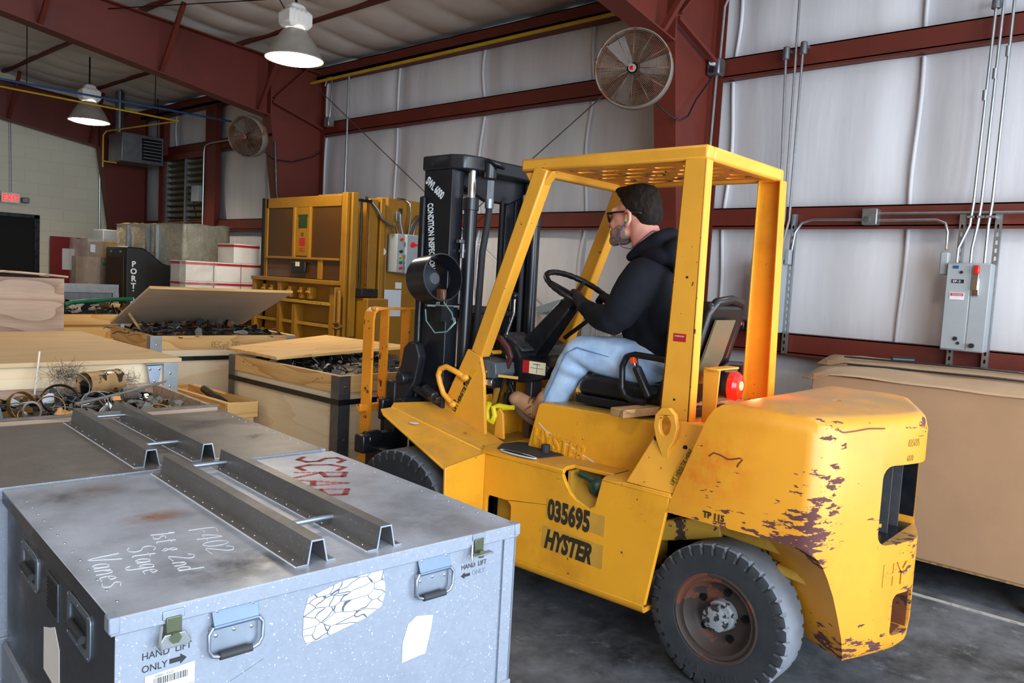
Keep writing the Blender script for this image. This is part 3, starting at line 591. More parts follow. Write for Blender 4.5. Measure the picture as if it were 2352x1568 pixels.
obj('display', MB().box(6.09, 6.10, 2.905, 2.935, 1.33, 1.352), M['digit'], t, world=True); obj('handle', MB().tube([(6.09, 3.04, 1.32), (6.07, 3.02, 1.355), (6.07, 2.97, 1.355), (6.09, 2.95, 1.32)], .006), M['chrome'], t, world=True)
# weathered grey fence boards and duct piece behind the forklift
for i in range(9):
    y = 5.25-.185*i+.02*math.sin(i*3); h = 1.32-.015*(i % 3)-.02*(i == 4)
    tag(obj('fence_board', MB().box(5.62, 5.65, y-.075, y+.075, .02, h), M['greywood'], bev=.003), 'weathered grey upright board behind the steering wheel', 'board', 'weathered upright boards')
tag(obj('fence_rail', MB().box(5.65, 5.70, 3.6, 5.4, 1.12, 1.24), M['lumber']), 'brown rail joining the weathered grey boards', 'board')
tag(obj('duct_section', MB().prism([(4.55, 1.3), (4.62, 1.36), (4.2, 1.5), (4.12, 1.44)], 'x', 5.45, 5.62), M['duct'], bev=.006), 'pale blue-grey sheet metal duct piece lying on the weathered boards', 'duct')
# ================================================================== FORKLIFT (heads along +Y, near side x=2.78)
XN, XF, XC = 2.78, 3.94, 3.36
fk = empty('forklift', (XC, 2.0, 0), 'yellow seated forklift with overhead guard, number 035695 on its side', 'forklift')
def F(name, mb, m, par=None, **k): return obj(name, mb, M[m] if isinstance(m, str) else m, par or fk, world=True, **k)
def mir(f):
    """near-side and far-side copies of one builder call: f(sign-aware x function)"""
    return [f(lambda x: x), f(lambda x: 2*XC-x)]
# --- chassis side panels with fuel-filler notch, window and rolled lower edge
side = [(2.62, .26), (2.62, .735), (2.14, .748), (2.115, .70), (2.085, .66), (2.05, .635), (1.975, .612), (1.945, .63), (1.915, .758), (1.80, .768), (1.576, .768), (1.663, .27)]
win = rrect(2.435, 2.60, .40, .535, .03)
def panel(X):
    b = MB().prism(side, 'x', X(2.78), X(2.80), holes=[win])
    rings = []
    for k in range(7):
        a = R(90*k/6); dx, dz = .05*(1-math.cos(a)), .05*math.sin(a); rings.append([(X(2.78+dx), 2.62, .26-dz), (X(2.78+dx), 1.664+.003*k, .27-dz), (X(2.795+dx*.7), 1.68, .28-dz*.7), (X(2.795+dx*.7), 2.60, .275-dz*.7)])
    rings.append([(X(2.95), 2.62, .21), (X(2.95), 1.685, .22), (X(2.95), 1.70, .235), (X(2.95), 2.60, .225)])
    b.loft(rings); return F('side_panel', b, 'yellow', bev=.004)
sp = mir(panel)
F('frame_rail', MB().box(3.05, 3.12, 1.0, 2.75, .36, .66).box(3.60, 3.67, 1.0, 2.75, .36, .66).box(2.86, 3.05, 1.72, 2.6, .36, .60).box(2.98, 3.74, 2.3, 2.7, .30, .60), 'ydirty', bev=.01)
F('engine_block', MB().box(3.05, 3.68, 1.3, 2.45, .38, .74), 'gap', bev=.02)
F('recess_liner', MB().loft([[(2.795, 2.11, .606), (2.795, 1.93, .606), (2.93, 1.90, .75), (2.93, 2.16, .75)], [(2.80, 2.11, .596), (2.80, 1.93, .596), (2.94, 1.90, .74), (2.94, 2.16, .74)]]).box(2.80, 2.93, 2.10, 2.115, .60, .75).box(2.80, 2.93, 1.915, 1.93, .60, .75), 'ydirty')
# top deck, rounded over the side panel
deck = [(2.80, .768), (2.775, .755), (2.775, .735), (2.79, .735), (2.80, .748), (3.92, .748), (3.93, .735), (3.945, .735), (3.945, .755), (3.92, .768)]
F('deck_plate', MB().prism(deck, 'y', 2.125, 2.64).prism([(2.775, .755), (2.80, .768), (3.0, .768), (3.0, .75), (2.79, .74)], 'y', 1.57, 1.915).prism([(2.86, .768), (3.0, .768), (3.0, .75), (2.86, .75)], 'y', 1.9, 2.13), 'yellow', bev=.004)
F('step_mat', MB().prism([(2.80, 2.56), (2.82, 2.30), (2.96, 2.27), (3.04, 2.52), (3.0, 2.6), (2.9, 2.62)], 'z', .769, .773), 'rubber')
F('step_slot', MB().prism([(2.795+.018*math.cos(a), 2.42+.11*math.sin(a)) for a in [2*PI*k/20 for k in range(20)]], 'z', .7685, .7715), 'gap')
F('slot_trim', MB().tube([(2.795+.020*math.cos(a), 2.42+.115*math.sin(a), .770) for a in [2*PI*k/20 for k in range(20)]], .0035, 5, closed=True), 'chalk')
# --- fender over the drive wheel
def fender(X):
    b = MB()
    def slab(q, t=.014): 
        b.loft([[(X(x), y, z) for x, y, z in q], [(X(x), y, z-t) for x, y, z in q]])
    slab([(2.51, 2.63, .70), (2.515, 3.10, .885), (2.53, 3.14, .905), (2.62, 3.17, .90), (2.79, 2.63, .738)])
    slab([(2.62, 3.17, .90), (2.64, 3.17, .925), (2.99, 3.16, .905), (2.97, 2.64, .752), (2.80, 2.63, .748), (2.79, 2.63, .738)])
    b.prism([(2.51, .702), (2.79, .74), (2.79, .25), (2.74, .22), (2.52, .40)] if X(0) == 0 else [(X(x), z) for x, z in ((2.51, .702), (2.79, .74), (2.79, .25), (2.74, .22), (2.52, .40))], 'y', 2.62, 2.634)
    return F('fender', b, 'yellow', bev=.006)
mir(fender)
F('paint_splash', MB().ell((2.62, 2.98, .847), (.022, .03, .003)), 'chalk')
F('bulkhead', MB().box(2.98, 3.74, 2.86, 2.875, .45, .98), 'yellow'); F('floor_plate', MB().box(2.95, 3.77, 2.3, 2.87, .73, .75), 'ydirty')
# --- cowl plates carrying the front legs
cowl = [(3.105, .885), (2.925, 1.222), (2.83, 1.19), (2.80, 1.10), (2.765, .752)]
for X in (lambda x: x, lambda x: 2*XC-x-.06):
    F('cowl_plate', MB().prism(cowl, 'x', X(2.925), X(2.945)), 'ypale', bev=.003)
[F('bolt_hole', MB().cyl((2.9235, y, z), (2.926, y, z), .010), 'gap') for y, z in ((2.935, 1.035), (3.005, .93))]
lb_ = F('tie_down_decal', MB().loft([[(2.9235, y, z) for y, z in ((3.025, .865), (2.995, .852), (2.847, 1.118), (2.880, 1.128))], [(2.925, y, z) for y, z in ((3.025, .865), (2.995, .852), (2.847, 1.118), (2.880, 1.128))]]), 'decaly')
rv = Vector((0, -.148, .266)).normalized(); text('lettering', 'LIFT HERE/TIE HERE', .029, (2.923, 2.997, .872), rv, Vector((0, .266, .148)), M['ink'], lb_, .0004, weight=.0012, sx=.92)
lp = [(2.915, 2.93, 1.07), (2.905, 2.955, 1.085), (2.895, 2.99, 1.10), (2.89, 3.045, 1.115), (2.885, 3.085, 1.10), (2.885, 3.10, 1.065), (2.89, 3.09, 1.02), (2.90, 3.07, .965), (2.91, 3.035, .935), (2.915, 3.01, .915)]
sm = []
for a, b in zip(lp, lp[1:]):
    for k in range(3): sm.append(Vector(a).lerp(Vector(b), k/3))
F('tie_down_loop', MB().tube(sm+[lp[-1]], .0155, 12).ell(lp[0], (.02, .03, .02)).ell(lp[-1], (.02, .024, .02)), 'ypale', smooth=60)
# pedestal bracket, shackle and levers by the step
F('bracket', MB().prism([(2.76, .77), (2.69, .77), (2.705, .90), (2.73, .93), (2.75, .91)], 'x', 2.985, 3.0), 'ypale', bev=.003)
F('shackle', MB().tube([(2.96, 2.78, .95), (2.965, 2.80, .91), (2.965, 2.79, .86), (2.965, 2.755, .855), (2.965, 2.74, .89), (2.97, 2.76, .93), (2.99, 2.74, .94), (3.01, 2.69, .935)], .015, 8).cyl((3.0, 2.72, .93), (3.02, 2.66, .94), .013), simple('bright_yellow_grease', (206, 190, 30), .4), smooth=60)
F('linkage_rod', MB().cyl((3.0, 2.72, 1.09), (2.99, 2.755, .93), .006).cyl((3.03, 2.70, 1.08), (3.02, 2.74, .92), .006), 'dark_steel')
F('linkage_lever', MB().bar((3.02, 2.77, 1.10), (3.01, 2.80, .90), .02, .012).bar((2.97, 2.74, 1.1), (3.06, 2.68, 1.09), .018, .014), 'ydirty')
F('inner_support', MB().box(3.18, 3.22, 2.85, 2.9, .75, 1.1).bar((3.12, 2.87, .78), (3.06, 2.83, 1.08), .04, .012).box(3.30, 3.36, 2.84, 2.9, .75, 1.08), 'yellow')
F('grey_channel', MB().box(3.20, 3.29, 2.70, 2.74, .75, 1.06), 'steel', bev=.004)
ib = F('instrument_box', MB().prism([(2.92, 1.185), (2.745, 1.165), (2.735, 1.11), (2.75, 1.085), (2.90, 1.075), (2.915, 1.10)], 'x', 2.95, 3.10), simple('blue_grey_box', (74, 84, 94), .4, vs=14), bev=.005)
obj('round_badge', MB().cyl((2.955, 2.85, 1.135), (2.946, 2.85, 1.135), .02, n=20), M['galv'], ib, world=True); [obj('screw', MB().cyl((2.946, y, z), (2.951, y, z), .005), M['chrome'], ib, world=True) for y, z in ((2.80, 1.115), (2.765, 1.14), (2.84, 1.10))]
obj('lower_box', MB().box(2.95, 3.04, 2.76, 2.88, 1.03, 1.085), M['black'], ib, world=True, bev=.006); obj('latch', MB().box(2.94, 2.97, 2.755, 2.82, 1.045, 1.075), M['chrome'], ib, world=True, bev=.004)
obj('push_knob', MB().ell((3.0, 2.83, 1.20), .013).cyl((3.0, 2.83, 1.17), (3.0, 2.83, 1.2), .005), M['black'], ib, world=True)
F('brake_handle', MB().ribbon([(3.02, 2.86, 1.30), (3.03, 2.79, 1.29), (3.04, 2.74, 1.24), (3.04, 2.72, 1.20), (3.05, 2.75, 1.14), (3.06, 2.79, 1.09)], .03, .022, (1, 0, 0)), simple('maroon_handle', (74, 34, 30), .45), bev=.006)
F('cross_bar', MB().cyl((2.95, 2.87, 1.205), (3.75, 2.87, 1.205), .012), 'yellow')
# --- engine hood with pressed lettering
F('engine_hood', MB().prism([(2.525, .742), (2.46, .99), (2.445, 1.0), (1.64, 1.015), (1.60, .73)], 'x', 2.975, 3.745), 'yellow', bev=.035, seg=4)
F('hood_pad', MB().prism([(2.40, 1.0015), (1.66, 1.0145), (1.66, 1.017), (2.40, 1.0035)], 'x', 3.02, 3.70), simple('grimy_hood_top', (148, 126, 66), .3, var=.3, vs=6))
hl = Vector((0, -(2.47-2.11), -.042)).normalized(); text('hood_lettering', 'HYSTER', .118, (2.974, 2.480, .790), hl, (0, -.08, 1), M['yellow'], fk, .006, sx=.80, weight=.002)
F('hood_seal', MB().prism([(2.50, .742), (1.62, .73), (1.62, .70), (2.50, .715)], 'x', 3.0, 3.72), 'gap')
gm = MB().box(2.985, 2.992, 1.75, 2.44, .722, .735)
for k in range(12): gm.box(2.983, 2.995, 1.84+.05*k, 1.845+.05*k, .70, .74)
F('hood_guard_strip', gm, 'yrust'); F('rubber_stop', MB().cyl((2.93, 2.36, .768), (2.93, 2.36, .81), .022), 'rubber')
# --- filler valve in the notch
fv = F('filler_valve', MB().lathe([(0, -.02), (.02, -.018), (.045, .0), (.048, .02), (.03, .05), (.022, .055), (.0, .056)], (2.86, 1.975, .70), (-1, .25, -.1)).cyl((2.84, 1.97, .72), (2.82, 2.07, .745), .016).cyl((2.84, 1.97, .69), (2.85, 1.90, .705), .022), 'green', bev=.004, smooth=50)
# --- rear leg plate and tie-down hook
F('leg_plate', MB().loft([[(2.905, 1.70, 1.045), (2.905, 1.50, 1.05), (2.785, 1.565, .768), (2.785, 1.80, .768)], [(2.925, 1.70, 1.045), (2.925, 1.50, 1.05), (2.805, 1.565, .768), (2.805, 1.80, .768)]]), 'ypale', bev=.006)
F('leg_bracket', MB().box(2.91, 3.81, 1.52, 1.70, .98, 1.02).box(2.92, 3.0, 1.50, 1.60, .75, 1.045), 'yrust', bev=.01)
[F('bolt_hole', MB().cyl((2.86, y, z), (2.885, y, z), .010), 'gap') for y, z in ((1.71, .965), (1.57, .95))]
hk = [(1.685, 1.10), (1.71, 1.07), (1.715, 1.02), (1.70, .97), (1.65, .87), (1.63, .865), (1.635, .93), (1.61, .98), (1.602, 1.03), (1.615, 1.08), (1.645, 1.105)]
F('tie_down_hook', MB().prism(hk, 'x', 2.84, 2.865, holes=[[(1.66+.026*math.cos(a), 1.03+.042*math.sin(a)) for a in [2*PI*k/16 for k in range(16)]]]), 'ypale', bev=.004)
dc = F('tie_down_decal', MB().loft([[(2.81, 1.575, .80), (2.81, 1.60, .80), (2.85, 1.535, .97), (2.85, 1.51, .97)], [(2.80, 1.575, .80), (2.80, 1.60, .80), (2.84, 1.535, .97), (2.84, 1.51, .97)]]), 'decaly')
text('lettering', 'LIFT HERE/TIE HERE', .024, (2.797, 1.577, .80), Vector((.04, -.065, .17)), Vector((.0, .17, .065)), M['ink'], dc, .0004, sx=.8)
# --- decals on the side panel
def decal(q, body, size, org_, r_, shear=0, m='fadedink'):
    d = F('decal', MB().loft([[(XN-.0012, y, z) for y, z in q], [(XN-.0002, y, z) for y, z in q]]), 'decal'); text('lettering', body, size, org_, r_, (0, 0, 1), M[m], d, .0003, shear=shear, weight=.006, sx=.63)
decal([(2.215, .605), (1.885, .598), (1.885, .508), (2.215, .515)], '035695', .128, (XN-.0016, 2.205, .514), (0, -1, -.022))
decal([(2.23, .475), (1.885, .468), (1.885, .362), (2.23, .369)], 'HYSTER', .12, (XN-.0016, 2.215, .376), (0, -1, -.022), .3)
# --- counterweight
def plan(dy=0, f=1.6, zin=0): 
    L = [(2.78, f), (2.78, 1.05), (2.795, 1.01), (2.83, .982), (2.93, .945), (3.10, .878), (3.24, .826), (3.31, .806), (3.36, .80)]
    return L+[(2*XC-x, y) for x, y in L[-2::-1]]
cw = MB(); pl = plan()
def ring(z, fy, ins=0.):
    out = []
    for x, y in pl:
        yy = fy if y == 1.6 else y; out.append((XC+(x-XC)*(1-ins/.58), yy+ins*(1 if y < 1.3 else -1), z))
    return out
cw.loft([ring(.69, 1.595), ring(.72, 1.585), ring(1.10, 1.44), ring(1.14, 1.427, .01), ring(1.16, 1.42, .028), ring(1.168, 1.40, .055)])
PB = [(2.78, 1.05), (2.795, 1.01), (2.83, .982), (2.93, .945), (3.10, .878), (3.24, .826), (3.31, .806), (3.36, .80)]
def yb(x):
    for (x0, y0), (x1, y1) in zip(PB, PB[1:]):
        if x0 <= x <= x1: return y0+(y1-y0)*(x-x0)/(x1-x0)
    return .80
def lring(z, xm, fy=1.25, ins=0.):
    half = [(xm+(.14 if z < .67 else .03), fy)]+[(max(x, xm+.003*k), None) for k, (x, y) in enumerate(PB)]; half = [(x, yb(x)+ins if y is None else y) for x, y in half]
    L = half+[(2*XC-x, y) for x, y in half[-2::-1]]; return [(x, y, z) for x, y in L]
# one cast block: foot between the rear wheels, arches, and the wide upper mass
cw = MB(); cw.loft([lring(.222, 3.03, 1.2, .03), lring(.25, 3.0, 1.22, .008), lring(.33, 2.975), lring(.42, 2.945), lring(.50, 2.915), lring(.57, 2.88), lring(.62, 2.85), lring(.655, 2.82), lring(.68, 2.79, 1.22), ring(.69, 1.595), ring(.72, 1.585), ring(1.10, 1.44), ring(1.14, 1.427, .01), ring(1.16, 1.42, .028), ring(1.168, 1.40, .055)])
me_up = carve(cw, [MB().prism(rrect(3.115, 3.605, .665, .975, .05), 'y', .3, 1.25), MB().cyl((3.36, 1.15, 1.05), (3.36, 1.15, 1.3), .018, n=14), MB().prism(rrect(3.23, 3.38, .29, .46, .03), 'y', .3, 1.0)])
o = meobj('counterweight', shift(me_up, -org(fk)), M['yworn'], fk, .01, 40, seg=3); CW = o
obj('radiator_recess', MB().box(3.12, 3.60, 1.2, 1.24, .66, .97).box(3.12, 3.60, .87, 1.24, .655, .667).box(3.597, 3.604, .875, 1.24, .667, .97).box(3.116, 3.122, .90, 1.24, .667, .97), M['black'], o, world=True)
for x, w in ((3.21, .006), (3.33, .006), (3.47, .006)): obj('radiator_guard_bar', MB().box(x, x+w, .90, 1.2, .667, .972), M['steel'], o, world=True)
obj('tow_pin', MB().cyl((3.34, .95, .685), (3.34, .95, .70), .03).cyl((3.34, .95, .70), (3.34, .95, .712), .017), M['ydirty'], o, world=True)
obj('tow_pocket', MB().box(3.22, 3.39, .94, .99, .28, .47).box(3.371, 3.379, .812, .94, .29, .46).box(3.24, 3.37, .83, .94, .291, .297), M['rust'], o, world=True)
M['ghost'] = simple('ghosted_number', (150, 112, 34), .5)
r_, n_ = Vector((math.cos(R(21)), -math.sin(R(21)), 0)), None
text('cast_lettering', 'HY', .13, (3.155, .857, .50), r_, (0, 0, 1), M['yworn'], o, .0022, sx=.9)
text('number_decal', '035695', .042, (3.235, .8265, 1.045), Vector((math.cos(R(16)), -math.sin(R(16)), 0)), (0, 0, 1), M['ghost'], o, .0006, sx=.6)
text('number_decal', '6870', .034, (3.235, .8265, .988), Vector((math.cos(R(16)), -math.sin(R(16)), 0)), (0, 0, 1), M['ghost'], o, .0006, sx=.6)
text('pressure_decal', 'TP 115', .035, (XN-.002, 1.425, .712), (0, -1, 0), (0, 0, 1), M['fadedink'], o, .001, sx=.9, weight=.001)
obj('rust_scratch', MB().ribbon([(XN-.0006, 1.33+dy, z) for dy, z in ((.09, .955), (.07, .972), (.04, .968), (.01, .958), (-.01, .962), (-.04, .972), (-.05, .968), (-.036, .95), (-.03, .935))], .006, .0008, (-1, 0, 0)), M['rust'], o, world=True)
obj('rust_scratch', MB().ribbon([(2.85, yb(2.85)+.02, 1.128), (2.9, yb(2.9)-.0005, 1.115), (2.95, yb(2.95)-.0015, 1.118), (3.02, yb(3.02)-.0015, 1.125), (3.10, yb(3.1)-.0015, 1.122)], .005, .0008, (-.3, -1, 0)), M['rust'], o, world=True)
F('hood_scratch', MB().ribbon([(2.974, 2.45, .90), (2.974, 2.40, .865), (2.974, 2.33, .85), (2.974, 2.2, .80), (2.974, 2.12, .775), (2.974, 2.03, .74)], .004, .0008, (-1, 0, 0)), 'chalk')
# --- overhead guard
og = F('overhead_guard', MB().box(2.93, 2.99, 1.60, 2.62, 2.135, 2.197).box(3.63, 3.69, 1.60, 2.62, 2.135, 2.197).box(2.99, 3.63, 1.60, 1.655, 2.135, 2.197).box(2.99, 3.63, 2.50, 2.56, 2.115, 2.18), 'ypale', bev=.012, label='welded roof frame rails')
slots = []
for i in range(6):
    for j in range(6):
        cx, cy = 3.05+.104*i, 1.72+.148*j+(.07 if i % 2 else 0)
        if cy < 2.44: slots.append(rrect(cx-.02, cx+.02, cy-.052, cy+.052, .019, 3))
obj('slotted_roof_plate', MB().prism([(2.98, 1.64), (3.64, 1.64), (3.64, 2.52), (2.98, 2.52)], 'z', 2.150, 2.158, holes=slots), M['yrust'], og, world=True)
def channel(x0, xw, yb0, yb1, yt0, yt1, zb0, zb1, nm):
    s = 1 if x0 < xw else -1; t = .008
    b = MB()
    def col(xa, xb, fa, fb): b.loft([[(xa, yb0+(yb1-yb0)*fa, zb0), (xb, yb0+(yb1-yb0)*fa, zb0), (xb, yb0+(yb1-yb0)*fb, zb0), (xa, yb0+(yb1-yb0)*fb, zb0)], [(xa, yt0+(yt1-yt0)*fa, zb1), (xb, yt0+(yt1-yt0)*fa, zb1), (xb, yt0+(yt1-yt0)*fb, zb1), (xa, yt0+(yt1-yt0)*fb, zb1)]])
    col(x0, x0+s*t, 0, 1); col(x0, xw, 0, .07); col(x0, xw, .93, 1)
    return obj(nm, b, M['ypale'] if x0 < 3.3 else M['yellow'], og, world=True, bev=.003)
channel(2.93, 2.99, 1.60, 1.745, 1.605, 1.705, 1.02, 2.14, 'rear_post'); channel(3.69, 3.62, 1.56, 1.70, 1.585, 1.70, 1.0, 2.14, 'rear_post')
for x in (2.965, 3.655): obj('front_post', MB().bar((x, 2.868, 1.20), (x, 2.49, 2.15), .07, .085, up=(0, 0, 1)), M['ypale'], og, world=True, bev=.008)
obj('corner_gusset', MB().prism([(2.60, 2.13), (2.42, 2.13), (2.52, 2.02)], 'x', 2.94, 2.99), M['ypale'], og, world=True, bev=.004)
st = obj('warning_sticker', MB().box(2.9285, 2.93, 1.640, 1.700, 1.378, 1.412), M['redprint'], og, world=True); text('lettering', 'OVERHEAD', .009, (2.928, 1.695, 1.398), (0, -1, 0), (0, 0, 1), M['white'], st, .0002)
[obj('bolt_hole', MB().cyl((2.928, y, z), (2.931, y, z), .005), M['gap'], og, world=True) for y, z in ((1.655, 1.65), (1.675, 1.13))]
# --- wheels
def wheel(x_out, y, z, r, w, name, side=-1, lugs=34):
    """side -1: outer face looks to -X"""
    wr = bpy.data.objects.new(name, None); COL.objects.link(wr); wr.parent = fk; wr.location = Vector((x_out, y, z))-org(fk); wr.empty_display_size = .05
    n = lugs*6; prof = [(.60, .05), (.62, .012), (.70, .0), (.80, .006), (.86, .0), (.90, .0), (.955, .012), (.985, .035), (1.0, .07), (1.0, .16), (1.0, .5)]
    prof = prof+[(a, 1-b if b < .5 else .5) for a, b in prof[-2::-1]]
    bm = MB(); rings = []
    for pi, (a, b) in enumerate(prof):
        rr = []
        for k in range(n):
            t = 2*PI*k/n; g = (k % 6 == 0); q = a; d = b
            if a > .87 and b < .1 and g: q = a-.05; 
            if a > .87 and b > .9 and ((k+3) % 6 == 0): q = a-.05
            if .89 < a < .96 and g and b < .1: d = b+.04
            rr.append(bm.bm.verts.new((-side*(-0)+(d*w if side < 0 else -d*w), q*r*math.cos(t), q*r*math.sin(t))))
        rings.append(rr)
    for i, (A, B) in enumerate(zip(rings, rings[1:])):
        for k in range(n):
            f = bm.face([A[k], A[(k+1) % n], B[(k+1) % n], B[k]])
            if f: f.material_index = 1 if 7 <= i <= 12 else 0
    s = 1 if side < 0 else -1
    ty = obj('tyre', bm, [M['rubber'], M['tread']], wr, smooth=28)
    rim = obj('rim', MB().lathe([(.615, .03), (.60, .01), (.575, .006), (.56, .02), (.55, .06), (.52, .075), (.50, .07), (.49, .10), (.44, .22), (.40, .30), (.0, .31)] and [(a*r, s*b*w*1.0) for a, b in [(.63, .06), (.615, .02), (.585, .01), (.565, .03), (.555, .10), (.52, .11), (.50, .10), (.48, .16), (.43, .34), (.36, .44), (.0, .46)]], (0, 0, 0), (1, 0, 0), 48), M['rim'], wr, smooth=40)
    hb = obj('hub', MB().lathe([(0, s*-.02*w), (.15*r, s*-.02*w), (.175*r, s*.0*w), (.178*r, s*.25*w), (.205*r, s*.28*w), (.22*r, s*.44*w)], (0, 0, 0), (1, 0, 0), 32), [M['hub']], wr, smooth=35)
    for k in range(5):
        a = 2*PI*k/5+.5; cy, cz = .33*r*math.cos(a), .33*r*math.sin(a); obj('wheel_nut', MB().cyl((s*.36*w, cy, cz), (s*.48*w, cy, cz), .032*r*1.6, n=6).cyl((s*.32*w, cy, cz), (s*.38*w, cy, cz), .02*r*1.2, n=8), M['dark_steel'], wr)
    return wr, ty
wr, ty = wheel(2.84, 1.375, .292, .298, .175, 'rear_wheel')
for i, ch in enumerate('MAGNUM'):
    a = R(248+7.5*i)*-1+R(-10); a = R(-118+8.5*i); rr = .232; c = Vector((-.002, -math.cos(a)*rr*-1*-1, math.sin(a)*rr))
    a2 = R(-112+9*i); y, z = -math.sin(R(0)+0)*0, 0
    ang = R(-25+10*i)  # from straight down towards the right (‑Y)
    pos = Vector((0.0005, -math.sin(ang)*rr, -math.cos(ang)*rr)); up = Vector((0, math.sin(ang), math.cos(ang))); rt = Vector((0, -math.cos(ang), math.sin(ang)))
    text('sidewall_lettering', ch, .04, pos-up*.014, rt, up, M['rubber'], ty, .0016, 'CENTER', world=False, sx=.9)
wheel(3.88, 1.375, .292, .298, .175, 'rear_wheel', 1)
wheel(2.535, 2.99, .355, .355, .20, 'drive_wheel'); wheel(4.185, 2.99, .355, .355, .20, 'drive_wheel', 1)
F('steer_axle', MB().box(3.02, 3.70, 1.32, 1.43, .24, .36).box(2.99, 3.10, 1.33, 1.42, .22, .42).box(3.62, 3.73, 1.33, 1.42, .22, .42).cyl((3.1, 1.22, .33), (3.6, 1.22, .33), .03), 'ydirty', bev=.01)
F('axle_mount', MB().bar((2.92, 1.80, .53), (3.0, 1.45, .62), .05, .09).bar((3.0, 1.50, .63), (3.0, 1.02, .60), .04, .07).bar((3.0, 1.2, .52), (3.0, 1.02, .50), .05, .04), 'ydirty', bev=.008)
F('drive_axle', MB().cyl((2.75, 2.99, .355), (3.97, 2.99, .355), .09).box(3.15, 3.57, 2.88, 3.1, .22, .50), 'dark_steel', bev=.01)
# --- mast
ms = F('mast_channel', MB().prism([(2.90, 3.08), (2.90, 3.30), (2.99, 3.30), (2.99, 3.28), (2.925, 3.28), (2.925, 3.10), (2.99, 3.10), (2.99, 3.08)], 'z', .12, 2.17), 'mast', bev=.004)
F('mast_channel', MB().prism([(3.60, 3.08), (3.60, 3.30), (3.51, 3.30), (3.51, 3.28), (3.575, 3.28), (3.575, 3.10), (3.51, 3.10), (3.51, 3.08)], 'z', .12, 2.17), 'mast', bev=.004)
F('inner_mast_rail', MB().box(2.94, 3.0, 3.13, 3.26, .15, 2.16), 'mast', bev=.004); F('inner_mast_rail', MB().box(3.47, 3.56, 3.13, 3.26, .15, 2.16).box(3.40, 3.47, 3.14, 3.18, .15, 2.1), 'mast', bev=.004)
F('front_rail_edge', MB().box(2.875, 2.90, 3.27, 3.31, .3, 2.03), 'black', bev=.01)
F('mast_crosshead', MB().prism([(2.895, 3.32), (2.895, 3.10), (2.94, 3.03), (3.05, 3.0), (3.2, 3.02), (3.42, 3.02), (3.56, 3.05), (3.61, 3.12), (3.61, 3.32)], 'z', 2.17, 2.25).box(2.906, 3.594, 3.16, 3.296, 2.06, 2.18).prism([(3.0, 2.10), (3.2, 2.03), (3.4, 2.03), (3.56, 2.10), (3.56, 2.18), (3.0, 2.18)], 'y', 3.12, 3.15), 'mast', bev=.012, seg=3)
F('lift_eye', MB().torus((3.12, 2.98, 2.22), (.2, -.3, 1), .05, .012, 24, 8).cyl((3.10, 3.0, 2.14), (3.10, 3.0, 2.23), .04), 'mast', smooth=50)
for x, zt in ((3.01, 2.02), (3.545, 1.98)):
    F('lift_cylinder', MB().cyl((x, 3.04, .2), (x, 3.04, zt), .036, n=24).cyl((x, 3.04, zt-.06), (x, 3.04, zt+.005), .043, n=24), 'mast', smooth=40, bev=.002)
    F('cylinder_rod', MB().cyl((x, 3.04, zt), (x, 3.04, 2.18), .022, n=20), 'chrome', smooth=40)
F('hydraulic_hose', MB().tube([(3.11, 3.0, 2.03), (3.11, 3.0, 1.95), (3.095, 3.0, 1.85), (3.075, 3.0, 1.74), (3.07, 3.0, 1.6), (3.07, 3.01, 1.3), (3.07, 3.02, .9)], .019, 10), 'rubber', smooth=50)
F('hose_fitting', MB().cyl((3.11, 3.0, 2.03), (3.11, 3.0, 2.13), .022, n=6).cyl((3.11, 3.0, 1.98), (3.11, 3.0, 2.03), .025, n=12), 'zinc')
F('hydraulic_hose', MB().tube([(3.44, 3.03, 2.0), (3.44, 3.03, 1.2), (3.42, 3.03, .9)], .014, 8), 'rubber', smooth=50); F('hose_fitting', MB().cyl((3.44, 3.03, 2.0), (3.44, 3.03, 2.09), .017, n=6), 'zinc')
F('lift_chain', MB().ribbon([(3.16, 3.08, 1.42), (3.16, 3.08, .7)], .03, .02, (0, 1, 0)).ribbon([(3.34, 3.12, 2.05), (3.34, 3.12, .7)], .02, .016, (0, 1, 0)), 'mast')
F('chain_bracket', MB().box(3.05, 3.20, 3.05, 3.09, 1.40, 1.44).box(3.14, 3.19, 3.06, 3.14, 1.1, 1.42), 'mast', bev=.005)
F('mast_clamp', MB().box(2.96, 3.0, 3.03, 3.07, 1.73, 1.75).cyl((2.965, 3.04, 1.70), (2.965, 3.04, 1.78), .010).box(2.94, 2.985, 3.04, 3.07, 1.78, 1.80), 'steel', bev=.003)
F('mast_tie', MB().box(2.9, 3.6, 3.09, 3.13, .98, 1.10).box(2.9, 3.6, 3.09, 3.13, 1.38, 1.42), 'mast', bev=.006)
sl = (0, -1, -.03)
text('mast_lettering', 'SWL 6000', .062, (2.8985, 3.29, 2.105), Vector((0, -.8, -.58)), Vector((0, -.58, .8)), M['paintwhite'], ms, .0006, sx=.62, weight=.0015)
text('mast_lettering', 'CONDITION INSPECTION', .062, (2.8985, 3.265, 1.99), Vector((0, -.115, -1)), Vector((0, -1, .115))*-1*-1, M['paintwhite'], ms, .0006, sx=.50, weight=.0016)
text('mast_lettering', '21', .055, (2.8985, 3.165, 1.43), (0, -1, 0), (0, 0, 1), M['paintwhite'], ms, .0006, sx=.7, weight=.002)
M['grey_shell'] = simple('dark_grey_shell', (58, 62, 70), .4)
